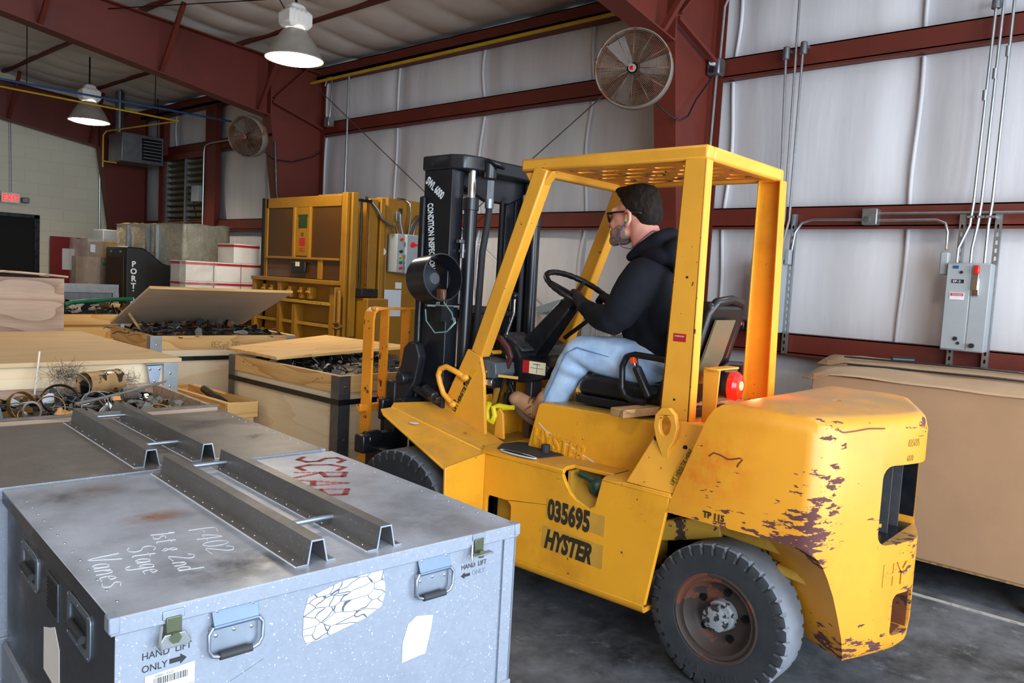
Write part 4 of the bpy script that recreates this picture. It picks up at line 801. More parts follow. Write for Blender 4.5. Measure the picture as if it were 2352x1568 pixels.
# headlight guard ring hanging at the mast
hg = F('headlight_guard', MB().lathe([(.118, -.09), (.125, -.085), (.125, .075), (.118, .075), (.118, -.09)], (2.79, 3.06, 1.585), (-.12, -.98, .12), 28).bar((2.80, 3.13, 1.44), (2.96, 3.05, 1.44), .05, .01).box(2.83, 2.92, 3.04, 3.09, 1.36, 1.44), 'mast', smooth=40)
obj('lamp_shell', MB().lathe([(0, .0), (.03, .0), (.055, -.03), (.09, -.10)], (2.79, 3.06, 1.585), (-.12, -.98, .12), 24), M['grey_shell'], hg, world=True)
obj('connector', MB().box(2.80, 2.84, 3.02, 3.05, 1.475, 1.53), M['rust'], hg, world=True); obj('loose_wire', MB().tube([(2.80, 3.0, 1.52), (2.80, 2.99, 1.46), (2.83, 2.96, 1.41), (2.84, 2.95, 1.36), (2.82, 2.98, 1.31), (2.79, 3.04, 1.30), (2.77, 3.09, 1.36), (2.77, 3.10, 1.42)], .004, 6), M['teal'], hg, world=True)
obj('loose_wire', MB().tube([(2.82, 2.98, 1.31), (2.86, 2.96, 1.36), (2.89, 3.0, 1.38), (2.91, 3.05, 1.37)], .003, 6), M['white'], hg, world=True)
# carriage, tilt cylinder and load backrest
F('carriage', MB().box(2.75, 3.75, 3.40, 3.44, .78, .90).box(2.75, 3.75, 3.40, 3.44, .40, .50).box(2.80, 2.90, 3.36, 3.44, .35, 1.0).box(3.6, 3.7, 3.36, 3.44, .35, 1.0), 'mast', bev=.01)
F('tilt_yoke', MB().prism([(3.28, .92), (3.20, 1.02), (3.17, 1.16), (3.20, 1.23), (3.25, 1.24), (3.30, 1.20), (3.32, 1.10), (3.36, 1.04), (3.36, .86), (3.30, .80)], 'x', 2.80, 2.86).cyl((2.76, 3.28, 1.03), (2.90, 3.28, 1.03), .035).cyl((2.76, 3.27, .88), (2.90, 3.27, .88), .045).bar((2.84, 3.24, .98), (2.86, 3.06, .93), .04, .04).cyl((2.84, 3.16, .99), (2.84, 3.07, .95), .028), 'mast', bev=.01, seg=3, smooth=40)
F('yellow_disc', MB().cyl((2.97, 3.02, .98), (3.0, 3.02, .98), .07, n=24), simple('dull_yellow', (196, 160, 24), .5))
F('side_shift_bar', MB().box(2.58, 2.90, 3.34, 3.42, .62, .72).cyl((2.62, 3.38, .69), (2.72, 3.38, .69), .045).box(2.64, 2.70, 3.2, 3.4, .40, .66), 'mast', bev=.01)
br = F('load_backrest', MB().box(2.735, 3.85, 3.58, 3.62, .80, .84).box(2.81, 3.80, 3.585, 3.615, 1.385, 1.40), 'yrust', bev=.004)
for x, zb_ in ((2.78, .50), (2.905, .84), (3.065, .84), (3.25, .84), (3.43, .84), (3.61, .84), (3.80, .50)):
    if zb_ < .6: obj('upright_bar', MB().ribbon([(x+.012, 3.60, zb_), (x+.012, 3.60, 1.33), (x+.02, 3.60, 1.37), (x+.045, 3.60, 1.39), (x+.09, 3.60, 1.395)] if x < 3 else [(x, 3.60, zb_), (x, 3.60, 1.395)], .085, .014, (-1, 0, .001) if x < 3 else (1, 0, .001)), M['yrust'], br, world=True)
    else: obj('upright_bar', MB().box(x-.006, x+.006, 3.565, 3.635, zb_, 1.39), M['yrust'], br, world=True)
for x in (2.95, 3.5): F('fork', MB().box(x, x+.11, 3.62, 3.66, .06, .80).box(x, x+.11, 3.64, 4.02, .05, .085), 'dark_steel', bev=.006)
# --- dash, steering, levers, pedals
F('dash_panel', MB().prism([(2.88, 1.30), (2.76, 1.25), (2.72, 1.19), (2.58, 1.185), (2.52, 1.16), (2.56, 1.09), (2.72, 1.055), (2.84, 1.06), (2.89, 1.12)], 'x', 3.12, 3.56), 'black', bev=.012)
F('gauge_cover', MB().prism([(2.865, 1.315), (2.735, 1.235), (2.73, 1.22), (2.875, 1.29)], 'x', 3.14, 3.30), simple('scuffed_dark_plastic', (58, 58, 60), .2, var=.5, vs=30), bev=.004)
ldc = F('capacity_plate', MB().box(3.118, 3.12, 2.545, 2.70, 1.115, 1.18), 'label'); obj('red_section', MB().box(3.117, 3.118, 2.655, 2.70, 1.115, 1.18), M['redprint'], ldc, world=True); obj('print_lines', MB().box(3.117, 3.118, 2.56, 2.645, 1.145, 1.147).box(3.117, 3.118, 2.60, 2.602, 1.12, 1.17).box(3.117, 3.118, 2.58, 2.63, 1.165, 1.168), M['ink'], ldc, world=True)
F('steering_column', MB().bar((3.30, 2.80, 1.20), (3.30, 2.545, 1.49), .13, .13, up=(0, -1, 0), w1=.085, h1=.085), 'black', bev=.015)
F('column_shroud', MB().cyl((3.30, 2.56, 1.475), (3.30, 2.515, 1.53), .048, .042), 'black', bev=.004)
SWC = Vector((3.30, 2.50, 1.565)); SWN = Vector((0, -.47, .88)).normalized()
sw = bpy.data.objects.new('steering_wheel', None); COL.objects.link(sw); sw.parent = fk; sw.location = SWC-org(fk)
_, a_, b_ = basis(SWN); wrim = MB(); n = 72
rimp = [(a_*math.cos(t)+b_*math.sin(t))*.185 for t in (2*PI*i/n for i in range(n))]
wrim.tube(rimp, [.0155+.0012*math.sin(i*PI*.75) for i in range(n)], 10, closed=True); obj('wheel_rim', wrim, M['vinyl'], sw, smooth=60)
for k in range(3):
    t = 2*PI*k/3+.5; d = (a_*math.cos(t)+b_*math.sin(t)); obj('spoke', MB().bar(-SWN*.03+d*.02, d*.18, .022, .014, up=SWN), M['vinyl'], sw, bev=.004)
obj('horn_cap', MB().cyl(-SWN*.06, -SWN*.01, .04, .034, n=24), M['vinyl'], sw, bev=.006)
F('column_lever', MB().tube([(3.36, 2.62, 1.30), (3.36, 2.45, 1.42), (3.36, 2.35, 1.47)], .012, 8), 'black')
F('shift_lever', MB().tube([(3.16, 2.82, 1.50), (3.16, 2.82, 1.42), (3.15, 2.85, 1.32), (3.14, 2.86, 1.25), (3.12, 2.81, 1.16), (3.10, 2.79, 1.10), (3.10, 2.82, 1.07), (3.09, 2.86, 1.07)], .008, 8), 'chrome', smooth=60)
F('lever_knob', MB().ell((3.16, 2.82, 1.515), .021), 'vinyl', smooth=60)
F('pedal', MB().tube([(3.14, 2.79, 1.09), (3.13, 2.80, 1.04), (3.12, 2.76, 1.0), (3.11, 2.78, .95)], .018, 8).box(3.06, 3.17, 2.755, 2.775, .92, 1.0), 'black', bev=.004)
# --- seat
F('seat_base', MB().box(3.06, 3.52, 1.72, 2.30, 1.02, 1.06), 'vinyl', bev=.006)
F('seat_cushion', MB().prism([(2.29, 1.06), (2.30, 1.11), (2.26, 1.155), (2.20, 1.165), (1.80, 1.14), (1.78, 1.06)], 'x', 3.07, 3.50), 'vinyl', bev=.03, seg=4)
F('seat_back', MB().prism([(1.86, 1.08), (1.78, 1.06), (1.66, 1.30), (1.59, 1.535), (1.62, 1.555), (1.66, 1.55), (1.74, 1.36), (1.84, 1.16)], 'x', 3.06, 3.36), 'vinyl', bev=.03, seg=4)
F('seat_back_rim', MB().tube([(3.07, 1.70, 1.20), (3.07, 1.62, 1.50), (3.10, 1.60, 1.55), (3.22, 1.59, 1.565), (3.33, 1.60, 1.55), (3.37, 1.62, 1.50), (3.37, 1.70, 1.20)], .02, 10), 'vinyl', smooth=60)
F('back_plate', MB().prism([(1.700, 1.18), (1.645, 1.30), (1.592, 1.475), (1.584, 1.475), (1.634, 1.30), (1.690, 1.18)], 'x', 3.08, 3.26), 'mirrorlabel')
sp_ = []
for y, z in ((1.72, 1.275), (1.82, 1.285), (1.95, 1.29), (1.995, 1.275), (2.015, 1.23), (2.01, 1.13), (1.99, 1.095), (1.95, 1.08), (1.88, 1.08)): sp_.append((3.03, y, z))
sm = []
for a, b in zip(sp_, sp_[1:]):
    for k in range(4): sm.append(Vector(a).lerp(Vector(b), k/4))
F('armrest_loop', MB().tube(sm+[sp_[-1]], .015, 10), 'vinyl', smooth=60)
F('seat_belt', MB().bar((3.04, 1.945, 1.235), (3.05, 1.87, 1.10), .05, .03), 'vinyl', bev=.008); bk = F('belt_buckle', MB().bar((3.035, 1.945, 1.235), (3.03, 1.955, 1.275), .035, .02), 'chrome', bev=.004)
obj('release_button', MB().bar((3.022, 1.948, 1.25), (3.022, 1.955, 1.278), .028, .02), M['orange'], bk, world=True, bev=.002)
# --- work lamp behind the seat
wl = F('work_lamp', MB().lathe([(0, -.075), (.045, -.072), (.056, -.05), (.056, .03), (.05, .035)], (3.14, 1.55, 1.195), (.10, -1, 0), 28), 'black', smooth=45)
obj('lens', MB().lathe([(.062, .025), (.063, .05), (.05, .066), (.02, .074), (0, .075)], (3.14, 1.55, 1.195), (.10, -1, 0), 28), M['redlens'], wl, world=True, label='glowing red tail lamp lens')
obj('lamp_bracket', MB().box(3.04, 3.24, 1.54, 1.60, 1.262, 1.27).prism([(1.54, 1.27), (1.62, 1.27), (1.61, 1.01), (1.55, 1.01)], 'x', 3.06, 3.068), M['ypale'], wl, world=True, bev=.003)
F('hose_bundle', MB().tube([(3.30, 1.68, 1.22), (3.34, 1.64, 1.27), (3.38, 1.60, 1.27), (3.42, 1.62, 1.22), (3.40, 1.66, 1.18)], .014, 8), 'black')
# rear lamp glow is a real bulb in the lens
l = bpy.data.lights.new('tail_bulb', 'POINT'); l.energy = 2.6; l.color = (1, .12, .05); l.shadow_soft_size = .03; o = bpy.data.objects.new('tail_bulb', l); COL.objects.link(o); o.location = (3.20, 1.45, 1.195)
# board lying across the deck behind the seat
tag(obj('wooden_board', MB().bar((2.86, 1.915, 1.042), (3.78, 1.70, 1.06), .085, .036), M['lumber'], bev=.003), 'weathered wooden board lying across the hood behind the seat', 'board')
# ================================================================== DRIVER
pr = empty('person', (3.28, 1.98, 1.16), 'seated forklift driver in a black hooded sweatshirt and light jeans, seen from behind', 'person')
def cap(b, p0, p1, r0, r1, n=20):
    b.cyl(p0, p1, r0, r1, n); b.ell(p0, r0, sub=2); b.ell(p1, r1, sub=2); return b
def chain(b, pts):
    for (p, r), (q, s) in zip(pts, pts[1:]): cap(b, p, q, r, s)
    return b
def skin(name, b, m, par, vox=.008, it=6, label=None): return meobj(name, shift(blob(b, vox, it), -org(par)), M[m] if isinstance(m, str) else m, par, 0, 180, label)
HX = 3.285
b = MB()
b.ell((HX, 2.15, 1.985), (.084, .108, .108)); b.ell((HX, 2.205, 1.93), (.068, .092, .10)); b.ell((HX, 2.235, 1.865), (.055, .062, .065)); b.ell((HX, 2.275, 1.825), (.028, .026, .025))
cap(b, (HX-.045, 2.19, 1.86), (HX-.012, 2.265, 1.828), .032, .022); cap(b, (HX+.045, 2.19, 1.86), (HX+.012, 2.265, 1.828), .032, .022)
cap(b, (HX, 2.295, 1.955), (HX, 2.318, 1.905), .010, .016); b.ell((HX-.012, 2.308, 1.90), .010); b.ell((HX+.012, 2.308, 1.90), .010)
cap(b, (HX-.04, 2.268, 1.968), (HX+.04, 2.268, 1.968), .018, .018); b.ell((HX-.035, 2.262, 1.905), (.026, .026, .026)); b.ell((HX+.035, 2.262, 1.905), (.026, .026, .026))
cap(b, (HX-.018, 2.288, 1.868), (HX+.018, 2.288, 1.868), .010, .010); cap(b, (HX-.016, 2.286, 1.855), (HX+.016, 2.286, 1.855), .010, .010)
cap(b, (HX, 2.06, 1.70), (HX, 2.12, 1.90), .075, .068); b.ell((HX, 2.10, 1.86), (.068, .07, .08))
# body under the clothes, one continuous skin
chain(b, [((HX, 2.06, 1.70), .07), ((HX, 2.0, 1.58), .12), ((HX, 1.96, 1.4), .125), ((HX, 1.94, 1.24), .13)])
for s, k in ((-1, 'L'), (1, 'R')):
    X = lambda d: HX+s*d
    chain(b, [((HX, 2.03, 1.62), .06), ((X(.19), 2.0, 1.62), .062), ((X(.245), 2.07, 1.43), .05), ((X(.17), 2.29, 1.47), .034)])
    chain(b, [((X(.09), 1.94, 1.24), .09), ((X(.17), 2.30, 1.265), .068), ((X(.175), 2.40, 1.12), .056), ((X(.175), 2.49, .97), .04), ((X(.19), 2.60, .90), .034)])
body = skin('body', b, 'skin', pr, .0075, 5)
ear = MB(); 
for s in (-1, 1):
    e = Vector((HX+s*.086, 2.150, 1.925)); ear.tube([e+Vector((s*.004, .014, -.032)), e+Vector((s*.010, -.004, -.034)), e+Vector((s*.017, -.022, -.006)), e+Vector((s*.018, -.020, .022)), e+Vector((s*.012, .0, .036)), e+Vector((s*.006, .018, .026))], [.008, .009, .0075, .008, .0075, .006], 8); ear.ell(e+Vector((s*.004, .0, -.002)), (.008, .02, .03), sub=2)
    obj('ear', ear, M['skin'], pr, world=True, smooth=180); ear = MB()
# hair: short cap, longer on top, kept off the face
b = MB(); b.ell((HX, 2.142, 1.998), (.090, .112, .108)); b.ell((HX, 2.085, 1.955), (.076, .062, .085)); b.ell((HX, 2.195, 2.045), (.068, .075, .050)); b.ell((HX, 2.235, 2.062), (.055, .05, .030)); b.ell((HX, 2.15, 2.065), (.07, .10, .038))
hm = blob(b, .007, 4)
bm = bmesh.new(); bm.from_mesh(hm)
kill = [v for v in bm.verts if (v.co.y > 2.215 and v.co.z < 2.015) or (v.co.y > 2.165 and v.co.z < 1.965) or (v.co.z < 1.865+.9*max(0, v.co.y-2.05))]
bmesh.ops.delete(bm, geom=kill, context='VERTS')
for v in bm.verts: v.co += v.normal*0+Vector((noise.noise(v.co*60), noise.noise(v.co*60+Vector((5, 0, 0))), noise.noise(v.co*60+Vector((0, 7, 0)))))*.0022
bm.to_mesh(hm); bm.free(); ho = meobj('hair', shift(hm, -org(pr)), M['hair'], pr, 0, 180); sd = ho.modifiers.new('thick', 'SOLIDIFY'); sd.thickness = .006
# beard: skin of its own over jaw and chin
b = MB(); b.ell((HX, 2.235, 1.862), (.060, .066, .062)); b.ell((HX, 2.278, 1.823), (.031, .029, .029)); b.ell((HX, 2.205, 1.89), (.0705, .07, .06))
cap(b, (HX-.045, 2.19, 1.86), (HX-.012, 2.265, 1.826), .0355, .025); cap(b, (HX+.045, 2.19, 1.86), (HX+.012, 2.265, 1.826), .0355, .025); cap(b, (HX-.02, 2.289, 1.876), (HX+.02, 2.289, 1.876), .0095, .0095)
bmx = blob(b, .0065, 3); bm = bmesh.new(); bm.from_mesh(bmx)
bmesh.ops.delete(bm, geom=[v for v in bm.verts if v.co.z > 1.895-.35*max(0, v.co.y-2.22) or v.co.y < 2.175-(1.895-v.co.z)*.2 or (v.co.y > 2.29 and abs(v.co.x-HX) < .02 and 1.855 < v.co.z < 1.868)], context='VERTS'); bm.to_mesh(bmx); bm.free()
meobj('beard', shift(bmx, -org(pr)), M['beard'], pr, 0, 180)
# glasses and ear plug
g = MB()
for s in (-1, 1):
    g.tube([(HX+s*.075, 2.28, 1.952), (HX+s*.088, 2.22, 1.956), (HX+s*.094, 2.15, 1.958), (HX+s*.092, 2.10, 1.955), (HX+s*.086, 2.075, 1.948)], [.006, .0045, .004, .0055, .005], 8)
obj('glasses_frame', g.tube([(HX-.075, 2.28, 1.952), (HX-.04, 2.30, 1.957), (HX, 2.309, 1.957), (HX+.04, 2.30, 1.957), (HX+.075, 2.28, 1.952)], .0045, 8), M['vinyl'], pr, world=True, smooth=180)
for s in (-1, 1):
    def lf(u, v): 
        a = .15+.85*u; x = s*.078*a; return (HX+x, 2.316-.034*a*a-.012*v*v, 1.955-.046*v*(1-.25*abs(u-.5)))
    o = obj('glasses_lens', MB().grid(lf, 10, 6), M['lensdark'], pr, world=True, smooth=180); q = o.modifiers.new('thick', 'SOLIDIFY'); q.thickness = .003
obj('ear_plug', MB().ell((HX-.096, 2.155, 1.915), .008), M['lime'], pr, world=True, smooth=180)
obj('ear_plug_cord', MB().tube([(HX-.099, 2.155, 1.91), (HX-.098, 2.17, 1.885), (HX-.09, 2.20, 1.85), (HX-.07, 2.215, 1.815), (HX-.05, 2.20, 1.79), (HX-.06, 2.14, 1.78), (HX-.085, 2.06, 1.83), (HX-.04, 2.035, 1.87), (HX+.03, 2.035, 1.87)], .0022, 6), M['purple'], pr, world=True, smooth=180)
# sweatshirt
b = MB()
chain(b, [((HX, 2.045, 1.70), .10), ((HX, 1.99, 1.58), .165), ((HX, 1.95, 1.42), .165), ((HX, 1.94, 1.29), .165), ((HX, 1.945, 1.22), .155)])
for s in (-1, 1):
    X = lambda d: HX+s*d
    chain(b, [((HX, 2.03, 1.64), .105), ((X(.13), 2.01, 1.645), .10), ((X(.19), 2.01, 1.61), .092), ((X(.235), 2.03, 1.52), .088), ((X(.255), 2.075, 1.44), .076), ((X(.215), 2.19, 1.445), .062), ((X(.18), 2.275, 1.47), .046)])
    b.ell((X(.10), 2.02, 1.55), (.10, .13, .16)); b.ell((X(.10), 1.90, 1.50), (.09, .08, .18))
b.ell((HX, 2.03, 1.42), (.15, .15, .2))
hd = shift(blob(b, .011, 7), -org(pr)); OR = org(pr)
for v in hd.vertices:   # folds that gather at elbow, waist and back
    p = v.co+OR; f = math.sin(p.z*58+p.y*22+3*noise.noise(p*6))*.5+math.sin(p.z*31-p.y*47+2*noise.noise(p*5+Vector((4, 0, 0))))*.5
    wgt = max(0, 1-abs(p.z-1.36)/.14)*.9+max(0, 1-(p-Vector((HX-.25, 2.1, 1.45))).length/.16)+.15; v.co += v.normal*f*.006*wgt
ho = meobj('hooded_sweatshirt', hd, M['hoodie'], pr, 0, 180)
b = MB()   # hood lying on the back of the neck
chain(b, [((HX-.095, 2.115, 1.74), .024), ((HX-.098, 2.05, 1.785), .030), ((HX-.068, 1.985, 1.825), .042), ((HX, 1.955, 1.845), .046), ((HX+.068, 1.985, 1.825), .042), ((HX+.098, 2.05, 1.785), .030), ((HX+.095, 2.115, 1.74), .024)])
b.ell((HX, 1.90, 1.76), (.125, .075, .085)); b.ell((HX, 1.865, 1.70), (.10, .06, .08)); b.ell((HX-.09, 1.97, 1.745), (.06, .09, .045)); b.ell((HX+.09, 1.97, 1.745), (.06, .09, .045))
o = obj('hood', MB(), M['hoodie'], ho) if False else meobj('hood', shift(blob(b, .009, 5), -org(ho)), M['hoodie'], ho, 0, 180)
b = MB()
obj('waistband', MB().loft([[(HX+.168*math.cos(a), 1.945+.158*math.sin(a), z) for a in [2*PI*k/32 for k in range(32)]] for z in (1.16, 1.17, 1.21, 1.22)]), M['hoodie'], ho, world=True, smooth=60)
for s in (-1, 1): obj('cuff', MB().cyl((HX+s*.185, 2.262, 1.466), (HX+s*.168, 2.305, 1.478), .043, .040, 20), M['hoodie'], ho, world=True, bev=.005, smooth=60)
# jeans
b = MB(); chain(b, [((HX-.06, 1.935, 1.225), .125), ((HX+.06, 1.935, 1.225), .125)])
for s in (-1, 1):
    X = lambda d: HX+s*d
    chain(b, [((X(.085), 1.95, 1.225), .115), ((X(.13), 2.12, 1.25), .104), ((X(.175), 2.31, 1.262), .086), ((X(.18), 2.355, 1.20), .082), ((X(.18), 2.43, 1.07), .070), ((X(.18), 2.485, .965), .066)])
jn = shift(blob(b, .010, 6), -org(pr))
for v in jn.vertices:
    p = v.co+OR; f = math.sin(p.z*60-p.y*40+3*noise.noise(p*7)); wgt = max(0, 1-(p-Vector((p.x, 2.30, 1.19))).length/.13)+.6*max(0, 1-(p-Vector((p.x, 1.99, 1.22))).length/.1)+.18; v.co += v.normal*f*.006*wgt
je = meobj('jeans', jn, M['jean'], pr, 0, 180)
for s in (-1, 1):
    X = lambda d: HX+s*d
    obj('side_seam', MB().tube([(X(.185), 2.00, 1.255), (X(.232), 2.12, 1.262), (X(.26), 2.28, 1.29), (X(.262), 2.345, 1.255), (X(.258), 2.42, 1.10), (X(.247), 2.49, .97)], .0028, 5), M['seam'], je, world=True)
obj('belt', MB().loft([[(HX+.152*math.cos(a), 1.945+.142*math.sin(a), z) for a in [2*PI*k/32 for k in range(32)]] for z in (1.165, 1.205)]), M['vinyl'], pr, world=True, smooth=60)
obj('belt_badge', MB().ell((HX-.155, 2.02, 1.215), (.012, .03, .012)), M['chrome'], pr, world=True, smooth=180)
# boots
for s in (-1, 1):
    X = HX+s*.19; bt = MB()
    chain(bt, [((X, 2.50, 1.0), .056), ((X, 2.535, .935), .052), ((X, 2.58, .93), .05), ((X, 2.645, .955), .046), ((X, 2.705, .975), .042)]); bt.ell((X, 2.70, .972), (.05, .055, .04))
    bo = meobj('boot', shift(blob(bt, .008, 4), -org(pr)), M['boot'], pr, 0, 180)
    # sole follows the tilted foot: heel low, toe up on the pedal
    a = math.atan2(.075, .18); f = Vector((0, math.cos(a), math.sin(a))); u = Vector((0, -math.sin(a), math.cos(a))); c = Vector((X, 2.615, .895))
    out = [(.046*math.cos(t)*(1-.12*math.sin(t+.3)), .138*math.sin(t)) for t in [2*PI*k/28 for k in range(28)]]
    sl = MB(); sl.loft([[c+Vector((x, 0, 0))+f*y+u*h for x, y in out] for h in (-.012, .012)]); so = obj('sole', sl, M['sole'], bo, world=True, bev=.004)
    lc = MB()
    for k in range(4): y = 2.565+.028*k; z = 1.0-.004*k-.004*(k > 1); lc.tube([(X-.04, y, z-.026), (X-.02, y+.006, z-.004), (X+.02, y+.012, z-.002), (X+.04, y, z-.024)], .003, 6)
    lc.tube([(X-.045, 2.57, .96), (X-.056, 2.60, .935), (X-.054, 2.585, .91), (X-.05, 2.56, .92), (X-.05, 2.565, .95)], .003, 6)
    obj('laces', lc, M['brass'], bo, world=True)
# gloved hands: palm, four unequal bent fingers and a thumb closing round the rim
def hand(s):
    par = pr; P0 = Vector((HX+s*.155, 2.335, 1.487)); wpt = Vector((HX+s*.17, 2.29, 1.473)); rimc = Vector((HX+s*.122+.002, 2.402, 1.512))
    f = (rimc-wpt).normalized(); side = Vector((s*.9, .25, .30)).normalized(); side = (side-f*side.dot(f)).normalized(); up = f.cross(side)*(1 if f.cross(side).z > 0 else -1)
    b = MB(); cap(b, wpt, P0, .036, .036)
    for k in (-1.5, -.5, .5, 1.5): cap(b, P0+side*.016*k*.8, rimc+side*.0205*k+up*.018-f*.012, .023, .0165)
    for k, L in ((-1.5, .86), (-.5, 1.0), (.5, 1.04), (1.5, .94)):
        k0 = rimc+side*.0205*k+up*.022; k1 = k0+f*.030*L+up*.002; k2 = k1+f*.010-up*.030*L; k3 = k2-f*.022*L-up*.012
        chain(b, [(k0-f*.012, .0115), (k1, .0105), (k2, .0098), (k3, .0088)])
    t0 = P0-side*.024*1; t1 = t0-side*.022+f*.022-up*.010; t2 = t1+f*.032-up*.012; t3 = t2+f*.024+side*.012-up*.004
    chain(b, [(t0, .018), (t1, .0145), (t2, .0125), (t3, .0105)])
    return meobj('glove', shift(blob(b, .0042, 3, .45), -org(par)), M['glove'], par, 0, 180)
hand(-1); hand(1)
# ================================================================== ALUMINIUM CASES
def case(name, loc, rz, W_, D_, label, near):
    t = empty(name, loc, label, 'transit case', 'aluminium transit cases', rz)
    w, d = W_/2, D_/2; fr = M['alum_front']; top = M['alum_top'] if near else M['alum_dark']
    body = obj('body', MB().box(-w+.012, w-.012, -d+.012, d-.012, .43, .872), [fr, M['alum_side']], t, bev=.003)
    for p in body.data.polygons:
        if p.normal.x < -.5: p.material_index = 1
    obj('base_frame', MB().box(-w+.0, w-.0, -d+.0, d-.0, .30, .435).box(-w+.03, -w+.16, -d+.03, d-.03, 0, .30).box(w-.16, w-.03, -d+.03, d-.03, 0, .30).box(-.07, .07, -d+.03, d-.03, 0, .30), fr, t, bev=.003)
    obj('corner_angle', MB().box(w-.05, w-.006, -d+.005, -d+.012, .435, .865).box(w-.0125, w-.005, -d+.005, -d+.06, .435, .865), fr, t)
    lid = obj('lid', MB().box(-w, w, -d, d, .862, .90), [fr, top, M['alum_side']], t, bev=.003)
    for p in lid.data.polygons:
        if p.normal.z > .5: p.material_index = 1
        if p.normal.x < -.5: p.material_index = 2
    for cx, cy in ((-w, -d), (w, -d)): obj('corner_cap', MB().box(cx-.003, cx+.018, cy-.003, cy+.03, .868, .9015) if cx < 0 else MB().box(cx-.018, cx+.003, cy-.003, cy+.03, .868, .9015), fr, lid, bev=.003)
    rv = MB(); rvs = []
    for y in [-d+.08+.07*k for k in range(int((D_-.12)/.07))]:
        for x in (-w+.035, w-.035): rvs.append((x, y, .90))
    n = len(rvs); proto = None
    for k, (x, y, z) in enumerate(rvs):
        if proto is None: proto = obj('rivet', MB().ell((0, 0, 0), (.004, .004, .0022), sub=1), M['zinc'], lid); proto.location = (x, y, z); continue
        c = proto.copy(); COL.objects.link(c); c.parent = lid; c.location = (x, y, z)
    for cx in (-.075, .118):
        pr_ = [(cx-.055, .9005), (cx-.028, .9005), (cx-.019, .958), (cx+.014, .958), (cx+.026, .9005), (cx+.045, .9005)]; th = .0026; inn = [(x+(th if x < cx else -th) if z > .92 else x+(th*.8 if x < cx and z < .92 and abs(x-cx) < .03 else (-th*.8 if x > cx and abs(x-cx) < .03 else 0)), z-th if z > .92 else z+th) for x, z in pr_]
        # open hat section: outer skin down to the flanges and back
        o = MB(); o.prism([(cx-.055, .9005), (cx-.025, .9005), (cx-.0165, .9555), (cx+.0115, .9555), (cx+.0235, .9005), (cx+.045, .9005), (cx+.045, .9032), (cx+.0258, .9032), (cx+.014, .9585), (cx-.019, .9585), (cx-.0278, .9032), (cx-.055, .9032)], 'y', -d+.045, d-.02)
        rl = obj('hat_rail', o, M['rail'], t); obj('bright_cut_edge', MB().prism([(cx-.055, .9003), (cx-.0245, .9003), (cx-.0163, .9553), (cx+.0113, .9553), (cx+.0233, .9003), (cx+.047, .9003), (cx+.047, .9036), (cx+.0262, .9036), (cx+.0143, .9592), (cx-.0193, .9592), (cx-.0282, .9036), (cx-.055, .9036)], 'y', -d+.0425, -d+.0452), M['zinc'], rl)
        cz = MB(); cz.box(cx-.059, cx-.055, -d+.045, d-.02, .9002, .9016); obj('sealant_bead', cz, M['chalk'], rl)
        for k in range(14 if near else 10):
            c = proto.copy(); COL.objects.link(c); c.parent = rl; c.location = (cx-.042, -d+.09+k*(D_-.16)/(13 if near else 9), .9036)
    for y in (-d+.275, d-.075): obj('tie_rod', MB().cyl((-.062, y, .925), (.106, y, .925), .0075, n=12), M['zinc'], t)
    return t, body, lid
c1, body1, lid1 = case('transit_case', (1.19, 2.02, 0), R(-5.5), 1.09, 1.07, 'nearest grey aluminium case with chalk writing and red sprayed letters on its lid', True)
M['coverzinc'] = simple('dull_zinc', (96, 112, 134), .5, .6, var=.15)
def handle(x, z, par):
    y = -.535+.012; 
    b = MB().prism(rrect(-.055, .055, -.055, .01, .008), 'y', y-.002, y)
    h = obj('spring_handle', shiftmb(b, (x, 0, z)), M['zinc'], par, bev=.001)
    p = [(x-.055, y-.004, z+.048), (x+.055, y-.004, z+.048), (x+.055, y-.010, z+.004), (x-.055, y-.010, z+.004)]
    obj('handle_cover', MB().loft([[(x-.052, y-.001, z+.052), (x+.052, y-.001, z+.052), (x+.05, y-.016, z+.012), (x-.05, y-.016, z+.012), (x-.052, y-.0, z+.012), (x+.052, y-.0, z+.012)][:4], [(x-.052, y-.004, z+.052), (x+.052, y-.004, z+.052), (x+.05, y-.019, z+.012), (x-.05, y-.019, z+.012)]]).cyl((x-.05, y-.014, z+.012), (x+.05, y-.014, z+.012), .006, n=10), M['coverzinc'], h, bev=.001)
    obj('bail', MB().tube([(x-.05, y-.014, z+.012), (x-.06, y-.016, z+.0), (x-.06, y-.016, z-.035), (x-.052, y-.016, z-.05), (x-.04, y-.016, z-.054), (x+.04, y-.016, z-.054), (x+.052, y-.016, z-.05), (x+.06, y-.016, z-.035), (x+.06, y-.016, z+.0), (x+.05, y-.014, z+.012)], .0045, 8), M['zinc'], h, smooth=60)
    obj('grip_sleeve', MB().cyl((x-.036, y-.016, z-.054), (x+.036, y-.016, z-.054), .0085, n=14), M['rubber'], h, smooth=50, bev=.001)
    for dx, dz in ((-.04, .043), (.04, .043), (-.04, -.012), (0, -.008), (.04, -.012)): obj('rivet', MB().ell((x+dx, y-.003-(.003 if dz > 0 else 0), z+dz), (.0045, .003, .0045), sub=1), M['chrome'], h)
def shiftmb(b, v): bmesh.ops.translate(b.bm, verts=b.bm.verts, vec=Vector(v)); return b
handle(-.292, .817, c1); handle(.245, .815, c1)
M['olivezinc'] = simple('olive_zinc', (92, 98, 78), .35, .7, var=.2)
